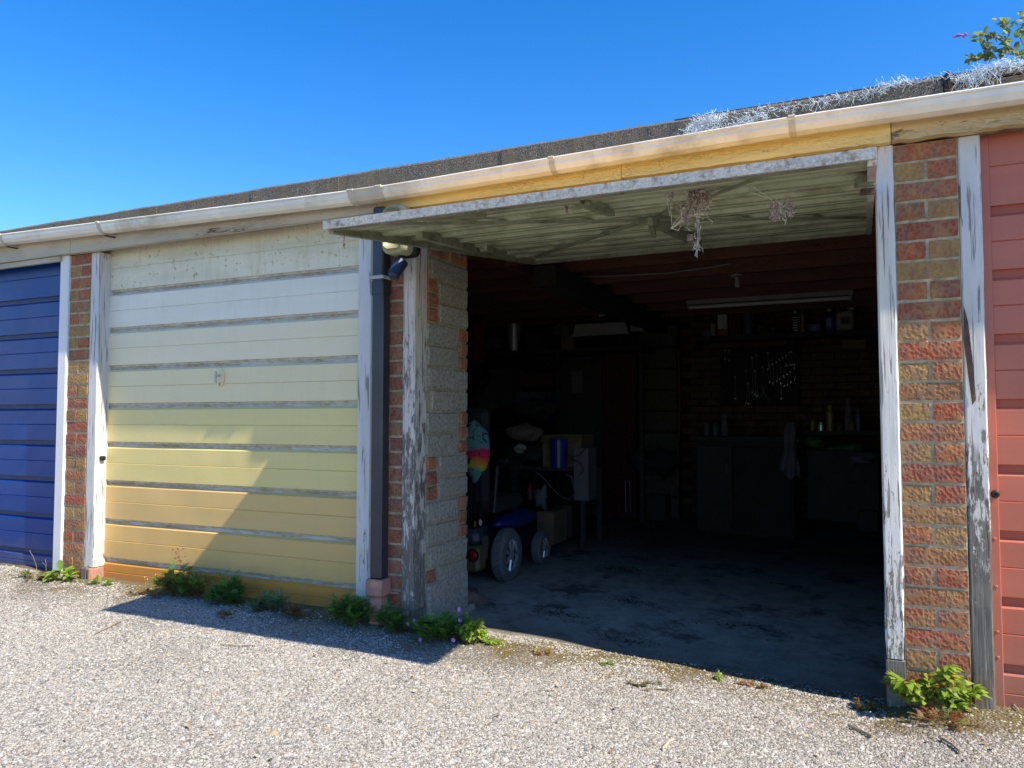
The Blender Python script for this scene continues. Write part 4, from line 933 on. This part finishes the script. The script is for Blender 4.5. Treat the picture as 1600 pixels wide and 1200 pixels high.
# ------------------------------------------------------------------ clutter behind
def bxp(px0, py0, px1, py1, Y, D, ch=.004):        # box whose face spans these sight lines at depth Y
    a, b = at(px0, py1, Y), at(px1, py0, Y); return (a.x, b.x, Y, Y+D, a.z, b.z)
def sbox(name, px0, py0, px1, py1, Y, D, mat, label, cat, ch=.006, group=None):
    return tag(obj(name, MB().box(*bxp(px0, py0, px1, py1, Y, D), 0, ch), mat), label, cat, group)
Yc = 2.6
a, b = at(795, 728, Yc), at(915, 720, Yc)
st = thing('side_table', 'low dark table under the cardboard box', 'table', (a.x, Yc, .03))
obj('tabletop', MB().box(a.x, b.x, Yc, Yc+.5, a.z-.03, a.z, 0, .004), 'bench', st)
for x in (a.x+.02, b.x-.05):
    for y in (Yc+.02, Yc+.44): obj('leg', MB().box(x, x+.035, y, y+.035, .02, a.z-.031), 'bench', st)
q = bxp(848, 680, 908, 722, Yc+.05, .3); cb = thing('cardboard_box', 'open cardboard box on the low table holding a blue tub', 'box', (q[0], q[2], a.z)); z0 = a.z+.001
for x0, x1, y0, y1 in ((q[0], q[1], q[2], q[2]+.006), (q[0], q[1], q[3]-.006, q[3]), (q[0], q[0]+.006, q[2]+.007, q[3]-.007), (q[1]-.006, q[1], q[2]+.007, q[3]-.007)): obj('side', MB().box(x0, x1, y0, y1, z0, q[5]), 'cardboard', cb)
mb = MB(); mb.add([(q[0], q[2], q[5]), (q[1], q[2], q[5]), (q[1]-.01, q[2]-.08, q[5]-.06), (q[0]+.01, q[2]-.08, q[5]-.06), (q[0], q[2]-.004, q[5]-.004), (q[1], q[2]-.004, q[5]-.004)], [(0,1,2,3)]); obj('flap', mb, 'cardboard', cb)
p1, p2 = at(857, 716, Yc-.06), at(884, 686, Yc-.06); w_ = (p2.x-p1.x)/2
tag(obj('blue_tub', MB().lathe((p1.x+w_, Yc-.02, a.z), [(w_*.85, 0), (w_, p2.z-a.z-.01), (w_*1.05, p2.z-a.z)], 'z', 18), 'blue_plastic'), 'bright blue plastic tub in front of the cardboard box', 'tub')
p = at(818, 676, Yc+.1); tag(obj('cloth_bundle', MB().blob(p, (.17, .12, .065), 3, .25, 20, 10, fold=.03), 'brown_cloth', smooth=True), 'crumpled brown cloth bundle on top of the black bags', 'cloth')
p = at(818, 708, Yc+.1); tag(obj('black_bag', MB().blob(p, (.16, .14, .085), 5, .3, 20, 10, fold=.04), 'black_matt', smooth=True), 'black bag stuffed on the table beside the cardboard box', 'bag')
p = at(812, 702, Yc-.06); tag(obj('crumpled_paper', MB().blob(p, (.055, .03, .03), 7, .5, 14, 8), 'offwhite'), 'crumpled pale paper on the black bag', 'paper')
sbox('storage_box', 896, 700, 919, 782, Yc-.1, .2, 'grey_paper', 'tall pale grey box standing right of the cardboard box', 'box')
mb = MB(); mb.tube([at(*c_, Yc-.12) for c_ in ((838, 738), (850, 748), (862, 762), (875, 775), (890, 781), (898, 770), (893, 745), (885, 742))], .005, 6); tag(obj('hose', mb, 'grey_paper'), 'pale hose hanging in a loop below the table', 'hose')
mb = MB(); mb.tube([at(*c_, Yc-.14) for c_ in ((884, 706), (892, 714), (905, 712), (915, 700), (919, 694))], .004, 6); mb.tube([at(*c_, Yc-.14) for c_ in ((890, 716), (906, 722), (912, 735), (904, 744))], .004, 6); tag(obj('cable', mb, 'black'), 'black cable draped over the storage box', 'cable')
p = at(846, 778, Yc-.2); tag(obj('plastic_bag', MB().blob(p, (.05, .04, .085), 9, .5, 16, 9, fold=.06), 'grey_paper', smooth=True), 'pale crumpled plastic bag hanging beside the wheelchair', 'bag')
p = at(828, 768, Yc-.3); tag(obj('bottle', MB().lathe(p, [(.02, -.06), (.02, .02), (.008, .05), (.008, .07)], 'z', 12), 'red_plastic'), 'red bottle upright behind the wheelchair seat', 'bottle')
for i, (x0, y0, x1, y1, lb) in enumerate(((838, 800, 865, 850, 'brown crate on the floor beside the small wheel'), (866, 790, 893, 838, 'darker crate behind the brown one near the table leg'))):
    sbox('crate', x0, y0, x1, y1, 2.35+.35*i, .3, 'cardboard' if i == 0 else 'bench', lb, 'crate', group='crates on the floor under the table')
# far left back: shelf, cupboard, boards
Ys = 4.3
sh = thing('wall_shelf', 'high dark shelf across the back left of the garage', 'shelf', at(860, 545, Ys))
q = bxp(742, 545, 1004, 550, Ys, .5); obj('shelf_board', MB().box(*q), 'bench', sh)
for px in (750, 870, 1000): p = at(px, 548, Ys); obj('upright', MB().box(p.x-.02, p.x+.02, Ys+.02, Ys+.06, .02, p.z-.012), 'bench', sh)
t = thing('white_board', 'off-white board lying flat on the high shelf', 'board', at(936, 525, Ys-.05)); a_, b_, c_, d_ = at(894, 526, Ys-.05), at(982, 521, Ys-.05), at(976, 503, Ys+.02), at(899, 507, Ys+.02)
vs = [a_, b_, c_, d_]; obj('board_face', MB().add(vs+[v+Vector((0, .03, .0)) for v in vs], [(0,1,2,3), (7,6,5,4), (0,4,5,1), (1,5,6,2), (2,6,7,3), (3,7,4,0)]), 'white', t)
t = thing('white_board', 'narrow off-white board leaning at a slant above the flat one', 'board', at(950, 493, Ys)); vs = [at(936, 495, Ys), at(984, 478, Ys), at(978, 475, Ys), at(933, 486, Ys)]; vs = [v.copy() for v in vs]
obj('board_face', MB().add(vs+[v+Vector((0, .03, .0)) for v in vs], [(0,1,2,3), (7,6,5,4), (0,4,5,1), (1,5,6,2), (2,6,7,3), (3,7,4,0)]), 'white', t)
t = sbox('small_box', 984, 506, 1004, 518, Ys-.05, .1, 'offwhite', 'small printed pale box at the right end of the high shelf', 'box')
sbox('paper_notice', 893, 580, 910, 614, Ys+.3, .004, 'grey_paper', 'grey paper notice pinned to the cupboard', 'notice', 0)
sbox('picture_frame', 877, 522, 896, 546, Ys-.03, .03, 'cardboard', 'small brown framed picture on the shelf left of the white board', 'picture', .002)
p = at(876, 516, Ys); tag(obj('crumpled_bag', MB().blob(p, (.08, .06, .06), 3, .4, 16, 9), 'grey_paper'), 'grey crumpled bag on the shelf left of the white board', 'bag')
a_, b_ = at(786, 548, Ys), at(806, 505, Ys); w_ = (b_.x-a_.x)/2; tag(obj('metal_bin', MB().lathe((a_.x+w_, Ys+.12, a_.z), [(w_*.85, 0), (w_, b_.z-a_.z), (w_*1.05, b_.z-a_.z+.01), (w_*.9, b_.z-a_.z)], 'z', 24), 'silver'), 'dull metal bucket on the high shelf at far left', 'bucket')
sbox('red_sheet', 738, 492, 754, 566, Ys-.2, .05, 'red_plastic', 'dark red panel standing at the far left', 'panel')
sbox('red_case', 812, 582, 862, 604, Ys+.1, .3, 'crimson', 'dark red case below the high shelf', 'case')
sbox('blue_tube', 862, 615, 868, 666, Ys+.1, .03, 'blue_plastic', 'narrow blue upright strip behind the cardboard box', 'strip')
cb2 = thing('cupboard', 'tall dark cupboard at the back left', 'cupboard', at(905, 800, Ys+.32)); q = bxp(872, 556, 940, 812, Ys+.32, .35); obj('carcass', MB().box(*q[:4], .02, q[5], 0, .005), 'bench', cb2)
mb = MB(); vs = []; fs = []; n = 28
for i in range(n+1):
    x = at(942+50*i/n, 600, Ys+.3).x; y = Ys+.3+.03*math.sin(i*1.4)+.01*math.sin(i*3.1); vs += [(x, y, at(960, 812, Ys+.3).z), (x, y+.01, at(960, 552, Ys+.3).z), (x, y+.02, at(960, 812, Ys+.3).z), (x, y+.03, at(960, 552, Ys+.3).z)]
fs = [f for i in range(n) for f in ((i*4, i*4+4, i*4+5, i*4+1), (i*4+2, i*4+3, i*4+7, i*4+6))]
tag(obj('curtain', mb.add(vs, fs), 'crimson', smooth=True), 'dark crimson curtain hanging beside the block pier', 'curtain')
for px, c2 in ((934, 'left'), (977, 'middle'), (984, 'right')):
    mb = MB().tube([at(px, 752, 4.0), at(px+1, 800, 4.0)], .004, 6); tag(obj('metal_rod', mb, 'steel'), 'short bright metal rod standing on the floor, %s one of three' % c2, 'rod')

# bench, tools, shelf at the rear
Yb = 4.15
wb = thing('workbench', 'dark workbench cupboard with a long top below the tool board', 'workbench', at(1165, 815, Yb)); q = bxp(1088, 690, 1238, 815, Yb, .75)
zb = q[5]; obj('bench_top', MB().box(q[0]-.05, q[1]+.06, Yb-.04, 5.0, zb, zb+.04, 0, .004), 'bench', wb)
obj('carcass', MB().box(q[0], q[1], Yb+.03, 4.95, -.04, zb-.001), 'timber_black', wb)
xm = (q[0]+q[1])/2
for x0, x1, mt in ((q[0]+.02, xm-.1, 'bench'), (xm-.09, q[1]-.02, 'wall_dark')):
    dd = obj('door', MB().box(x0, x1, Yb, Yb+.028, .02, zb-.05, 0, .003), mt, wb); obj('handle', MB().box(x1-.06, x1-.03, Yb-.02, Yb-.001, zb-.3, zb-.2, 0, .004), 'black', dd)
mb = MB(); n = 18; vs = []
for j in range(n+1):
    t_ = j/n
    for i in range(13):
        u = i/12; wd = .06+.10*min(1, t_*1.2)+.02*math.sin(t_*9); px = at(1236, 660+80*t_, Yb-.07); vs.append((px.x+(u-.6)*wd, Yb-.07+.028*math.sin(u*13+t_*2)*min(1, t_*2+.2), px.z+(.03*math.sin(u*9)-.05*u)*t_))
fs = [(j*13+i, j*13+i+1, j*13+14+i, j*13+13+i) for j in range(n) for i in range(12)]; tag(obj('rag', mb.add(vs, fs), 'grey_paper', smooth=True), 'pale grey rag hanging from the right end of the workbench', 'rag')
p = at(1132, 640, Yb+.3); tag(obj('spray_can', MB().lathe((p.x, Yb+.3, zb+.041), [(.035, 0), (.035, .12), (.02, .16), (.03, .17), (.03, .21), (.012, .225)], 'z', 16), 'grey_paper'), 'pale can on the left of the workbench', 'can')
for i, px in enumerate((1104, 1118)): p = at(px, 665, Yb+.3); tag(obj('jar', MB().lathe((p.x, Yb+.3, zb+.041), [(.035, 0), (.035, .09), (.028, .10), (.03, .12)], 'z', 14), 'slate'), 'dark glass jar on the workbench, %s of two' % ('left' if i == 0 else 'right'), 'jar')
sf = thing('upper_shelf', 'wooden shelf on the rear wall above the tools', 'shelf', at(1230, 524, 4.7)); q = bxp(1082, 521, 1385, 526, 4.7, .3); obj('board', MB().box(*q), 'bench', sf); zs = q[5]+.001
for px in (1090, 1240, 1360): p = at(px, 530, 4.8); obj('shelf_bracket', MB().box(p.x-.012, p.x+.012, 4.75, 4.99, p.z-.12, q[4]-.001), 'timber_black', sf)
def onshelf(name, px0, px1, pytop, mat, label, cat, kind='box', D=.14, Y=4.73):
    a_, b_ = at(px0, 521, Y), at(px1, pytop, Y); cx = (a_.x+b_.x)/2; w_ = (b_.x-a_.x); h = b_.z-zs
    if kind == 'box': return tag(obj(name, MB().box(a_.x, b_.x, Y, Y+D, zs, zs+h, 0, .004), mat), label, cat)
    t = thing(name, label, cat, (cx, Y+w_/2, zs))
    if kind == 'can': obj('body', MB().lathe((cx, Y+w_/2, zs), [(w_/2, 0), (w_/2, h*.96), (w_*.46, h)], 'z', 18), mat, t)
    if kind == 'bottle':
        obj('body', MB().lathe((cx, Y+w_/2, zs), [(w_/2, 0), (w_/2, h*.7), (w_*.2, h*.82), (w_*.2, h*.88)], 'z', 18), mat, t); obj('cap', MB().lathe((cx, Y+w_/2, zs+h*.881), [(w_*.24, 0), (w_*.24, h*.119)], 'z', 12), 'white', t)
    return t
def can_label(t, px0, px1, py0, py1, mat, Y, nm='label'):
    a_, b_ = at(px0, py1, Y), at(px1, py0, Y); obj(nm, MB().box(a_.x, b_.x, Y-.003, Y+.0005, a_.z, b_.z), mat, t)
onshelf('grey_case', 1098, 1118, 515, 'slate', 'low grey case at the left end of the upper shelf', 'case')
onshelf('white_carton', 1110, 1117, 505, 'offwhite', 'tiny white carton on the grey case', 'carton', D=.04, Y=4.70).location.z += .0
t = onshelf('folder_box', 1121, 1137, 483, 'red_plastic', 'white and red box on the upper shelf', 'box'); 
q = bxp(1121.5, 484, 1130, 514, 4.727, .003); obj('white_face', MB().box(*q), 'white', t); q = bxp(1131.5, 484, 1135, 514, 4.727, .003); obj('white_face', MB().box(*q), 'white', t)
onshelf('red_box', 1139, 1156, 482, 'crimson', 'plain dark red box right of the white and red one', 'box')
onshelf('paint_tin', 1158, 1178, 483, 'slate', 'slate blue tin next to the dark red box', 'tin', 'can')
r = random.Random(31); mb = MB()
for i in range(16): p = at(r.uniform(1176, 1232), r.uniform(508, 519), 4.8); mb.blob(p, (.03, .03, .018), i, .5, 8, 5)
tag(obj('scrap_heap', mb, 'green_dark'), 'jumble of small dark green odds and ends in the middle of the shelf', 'odds and ends')
t = onshelf('striped_bottle', 1238, 1247, 484, 'black', 'black and white striped bottle on the shelf', 'bottle', 'bottle')
for k in range(6): q = bxp(1238.5, 495+4*k, 1246.5, 497+4*k, 4.722, .006); obj('stripe', MB().box(*q), 'white', t)
t = onshelf('glue_bottle', 1251, 1257, 478, 'yellow', 'slim yellow bottle with a white nozzle', 'bottle', 'bottle')
t = thing('parts_tub', 'pale blue tub full of bits on the shelf', 'tub', at(1272, 520, 4.75)); a_, b_ = at(1260, 518, 4.73), at(1284, 506, 4.73); obj('body', MB().lathe(((a_.x+b_.x)/2, 4.83, zs), [((b_.x-a_.x)*.42, 0), ((b_.x-a_.x)*.5, b_.z-zs), ((b_.x-a_.x)*.45, b_.z-zs-.01)], 'z', 20), 'paleblue', t); mb = MB()
for i in range(8): mb.blob(((a_.x+b_.x)/2+r.uniform(-.05, .05), 4.83+r.uniform(-.04, .04), b_.z+.005), (.02, .015, .012), i, .4, 7, 4)
obj('bits', mb, 'silver', t)
t = onshelf('blue_bottle', 1288, 1304, 480, 'blue_plastic', 'dark blue oil bottle left of the jerrycan', 'bottle', 'bottle'); q = bxp(1291, 497, 1299, 512, 4.722, .004); obj('paper_label', MB().box(*q), 'paleblue', t)
jc = thing('jerrycan', 'off-white plastic jerrycan at the right end of the upper shelf', 'jerrycan', at(1320, 520, 4.72)); q = bxp(1306, 485, 1334, 516, 4.72, .12); obj('body', MB().box(q[0], q[1], q[2], q[3], zs, q[5], 0, .02), 'offwhite', jc)
mb = MB(); mb.tube([at(1309, 485, 4.78), at(1311, 477, 4.78), at(1322, 475, 4.78), at(1326, 482, 4.78), at(1327, 486, 4.78)], .012, 8); obj('handle', mb, 'offwhite', jc); mb = MB().lathe(at(1331, 484, 4.78), [(.022, 0), (.022, .04)], 'z', 12); obj('cap', mb, 'white', jc)
q = bxp(1313, 494, 1329, 508, 4.716, .003); lb = obj('sticker', MB().box(*q), 'grey_paper', jc)
for k in range(3): q2 = bxp(1315+4*k, 497, 1318+4*k, 505, 4.713, .003); obj('sticker_print', MB().box(*q2), 'black', lb)
sbox('torn_paper', 1316, 531, 1352, 545, 4.98, .003, 'cardboard', 'torn brown paper stuck on the bricks below the jerrycan', 'paper', 0)
tb = sbox('tool_board', 1126, 540, 1248, 634, 4.93, .02, 'black_matt', 'black tool board on the rear wall above the bench', 'tool board', .003)
r = random.Random(77); sp_l = [(1133, 548, 560), (1140, 548, 562), (1176, 560, 612), (1183, 556, 618), (1200, 552, 576), (1203, 572, 596), (1208, 570, 598), (1214, 566, 594), (1219, 563, 591), (1224, 560, 586), (1229, 556, 570), (1234, 552, 569), (1238, 551, 569), (1242, 550, 569), (1226, 590, 602), (1231, 586, 600), (1236, 582, 596), (1192, 574, 614), (1166, 580, 628), (1170, 600, 630), (1221, 600, 622), (1242, 576, 592), (1149, 590, 622), (1180, 580, 616)]
for i, (px, y0, y1) in enumerate(sp_l):
    a_, b_ = at(px, y0, 4.905), at(px+1, y1, 4.905); mb = MB(); mb.tube([a_, b_], .0055, 6)
    for e, k in ((a_, .013), (b_, .016)):
        for s_ in (-1, 1): mb.tube([e+Vector((0, 0, 0)), e+Vector((s_*k*.7, 0, k*.3*(1 if e is a_ else -1))), e+Vector((s_*k*.6, 0, k*1.1*(1 if e is a_ else -1)))], .004, 5)
    tag(obj('spanner', mb, 'steel'), 'steel spanner hanging among the others on the black tool board', 'spanner', 'spanners hanging on the tool board')
mb = MB(); c_ = at(1193, 612, 4.9)
for s_ in (-1, 1): mb.tube([c_+Vector((s_*.02, 0, .06)), c_, c_+Vector((-s_*.055, 0, -.09))], .007, 6)
tag(obj('pliers', mb, 'steel'), 'open steel pliers hanging low on the tool board', 'pliers')
mb = MB(); mb.tube([at(1083, 529, 4.9), at(1084, 542, 4.9)], .006, 6); mb.tube([at(1083, 528, 4.9), at(1087, 527, 4.9)], .004, 6); tag(obj('hook', mb, 'steel'), 'small steel hook left of the tool board', 'hook')
rs_ = thing('jar_shelf', 'lower right shelf crowded with jars behind the doorway post', 'shelf', at(1310, 680, 4.5)); q = bxp(1255, 674, 1385, 679, 4.5, .4); obj('board', MB().box(*q), 'bench', rs_); zj = q[5]+.001
for i, (px, py, w_, mt, lb) in enumerate(((1270, 655, 7, 'yellow', 'yellowish jar first on the lower right shelf'), (1283, 660, 9, 'silver', 'short metal can second on the jar shelf'), (1297, 633, 9, 'yellow', 'taller yellow capped bottle on the jar shelf'), (1312, 660, 8, 'green_dark', 'small green jar in the middle of the jar shelf'), (1326, 622, 10, 'grey_paper', 'tallest pale grey bottle on the jar shelf'), (1341, 638, 9, 'slate', 'slate coloured bottle at the right of the jar shelf'), (1331, 655, 8, 'cardboard', 'brown jar before the tallest bottle'))):
    c_ = at(px, 674, 4.6); h = at(px, py, 4.6).z-zj; w2 = w_/2/150*1.0; Yj = 4.6 if i != 6 else 4.53
    tag(obj('jar', MB().lathe((c_.x, Yj, zj), [(w2, 0), (w2, h*.72), (w2*.6, h*.82), (w2*.65, h)], 'z', 14), mt), lb, 'jar')
sbox('drawer_unit', 1262, 705, 1372, 812, 4.45, .5, 'bench', 'dark cabinet under the jar shelf', 'cabinet')
p = at(1318, 700, 4.6); tag(obj('cloth_heap', MB().blob(p, (.22, .12, .05), 13, .4, 20, 9), 'green_dark', smooth=True), 'green rag heap on the dark cabinet', 'cloth')
# lamps (unlit) and wires
t = thing('fluorescent_light', 'unlit white fluorescent tube fixed under the joists', 'light', at(1200, 455, 3.45)); a_, b_ = at(1068, 466, 3.45), at(1332, 441, 3.3)
zt = 2.098; x0, x1 = a_.x, b_.x
obj('batten', MB().box(x0, x1, 3.555, 3.595, 2.06, 2.099, 0, .003), 'offwhite', t); obj('tube', MB().tube([(x0+.02, 3.575, 2.035), (x1-.02, 3.575, 2.035)], .016, 12), 'white', t)
for x in (x0+.01, x1-.03): obj('end_cap', MB().box(x, x+.02, 3.56, 3.59, 2.015, 2.059), 'offwhite', t)
p = at(1151, 424, 2.45); t = thing('lamp_holder', 'white ceiling lamp holder without a bulb', 'light', (p.x, 2.475, 2.09)); mb = MB().lathe((p.x, 2.475, 2.06), [(.035, .038), (.045, .03), (.045, .018)], 'z', 16); obj('rose', mb, 'offwhite', t)
mb = MB().lathe((p.x, 2.475, 2.0), [(.014, 0), (.02, .01), (.02, .035), (.013, .075)], 'z', 14); obj('socket', mb, 'offwhite', t)
mb = MB(); mb.tube([at(905, 432, 2.42), at(960, 431, 2.42), at(1040, 427, 2.42), at(1100, 419, 2.42), at(1140, 412, 2.42)], .005, 6); tag(obj('ceiling_cable', mb, 'offwhite'), 'pale electric cable sagging under the joists', 'cable')
# oily patches of debris on the floor
r = random.Random(6)
for px, py, W, lb in ((970, 893, .22, 'dark oily debris patch in the middle of the floor near the wheelchair'), (985, 940, .14, 'smaller dark crumb patch nearer the doorway'), (870, 962, .16, 'dark litter of crumbs at the left of the doorway'), (985, 1000, .16, 'leafy dirt patch near the sunlit threshold'), (1160, 975, .2, 'dark dirt patch in the right half of the floor')):
    q = atz(px, py, -.01); mb = MB()
    for i in range(700 if W > .21 else 330):
        x, y = q.x+r.gauss(0, .5)*W*(1.5 if W < .21 else 1.1)*r.random()**.3, q.y+r.gauss(0, .3)*W*r.choice((.6, 1, 1.8)); s = r.uniform(.003, .010); z = zf(x)+.002; vs = [(x+r.uniform(-s, s), y+r.uniform(-s, s), z+r.random()*s*.5) for _ in range(4)]; mb.add(vs, [(0,1,2), (0,2,3), (0,3,1), (1,3,2)])
    tag(obj('floor_litter', mb, 'timber_black'), lb, 'litter', kind='stuff')

# more of the half hidden clutter
r = random.Random(90)
for px, py, Y, rr_, mt, lb in ((1030, 722, 4.5, (.16, .12, .14), 'black_matt', 'dark round machine on the floor beside the block pier'), (998, 716, 4.4, (.09, .08, .10), 'bench', 'small dark bundle left of the round machine'),
        (1275, 690, 4.35, (.10, .08, .05), 'green_dark', 'dark green bundle on the left of the cabinet'), (1345, 716, 4.3, (.09, .08, .05), 'grey_paper', 'pale grey bundle at the right of the cabinet'),
        (760, 622, 3.0, (.09, .1, .16), 'black_matt', 'tall dark bundle behind the wheelchair backrest'), (835, 640, 3.4, (.2, .14, .08), 'bench', 'dark heap of cloth behind the brown bundle')):
    tag(obj('bundle', MB().blob(at(px, py, Y), rr_, r.random()*9, .35, 18, 10, fold=.05), mt, smooth=True), lb, 'bundle')
for i, (a, b, c_, d_, Y, mt, lb) in enumerate(((765, 575, 800, 640, 3.7, 'bench', 'dark carton standing on its end at far left'), (806, 612, 850, 640, 3.8, 'slate', 'slate carton under the dark red case'), (1005, 775, 1040, 815, 4.6, 'bench', 'dark low box at the foot of the block pier'), (752, 528, 780, 546, 4.35, 'slate', 'grey carton beside the metal bucket'), (822, 520, 846, 546, 4.35, 'timber_black', 'black carton in the middle of the high shelf'), (1340, 800, 1372, 830, 4.3, 'bench', 'dark box on the floor before the cabinet'))):
    sbox('carton', a, b, c_, d_, Y, .25, mt, lb, 'carton')
for i, (pts, lb) in enumerate((([(1060, 545), (1062, 640), (1058, 760)], 'long dark handle leaning on the pier edge, right one'), ([(1000, 560), (1003, 690), (1001, 800)], 'long dark handle leaning by the curtain edge, left one'))):
    tag(obj('broom_pole', MB().tube([at(x, y, 4.7) for x, y in pts], .012, 7), 'timber_dark'), lb, 'handle')
mb = MB(); P0 = at(812, 745, 2.3)
for i in range(9):
    q = [P0+Vector((r.uniform(-.12, .12), r.uniform(-.08, .08), r.uniform(-.14, .12)))]
    for k in range(5): q.append(q[-1]+Vector((r.uniform(-.07, .07), r.uniform(-.04, .04), r.uniform(-.07, .06))))
    mb.tube(q, .004, 5)
tag(obj('cable_tangle', mb, 'black'), 'tangle of black cables behind the wheelchair armrest', 'cables')
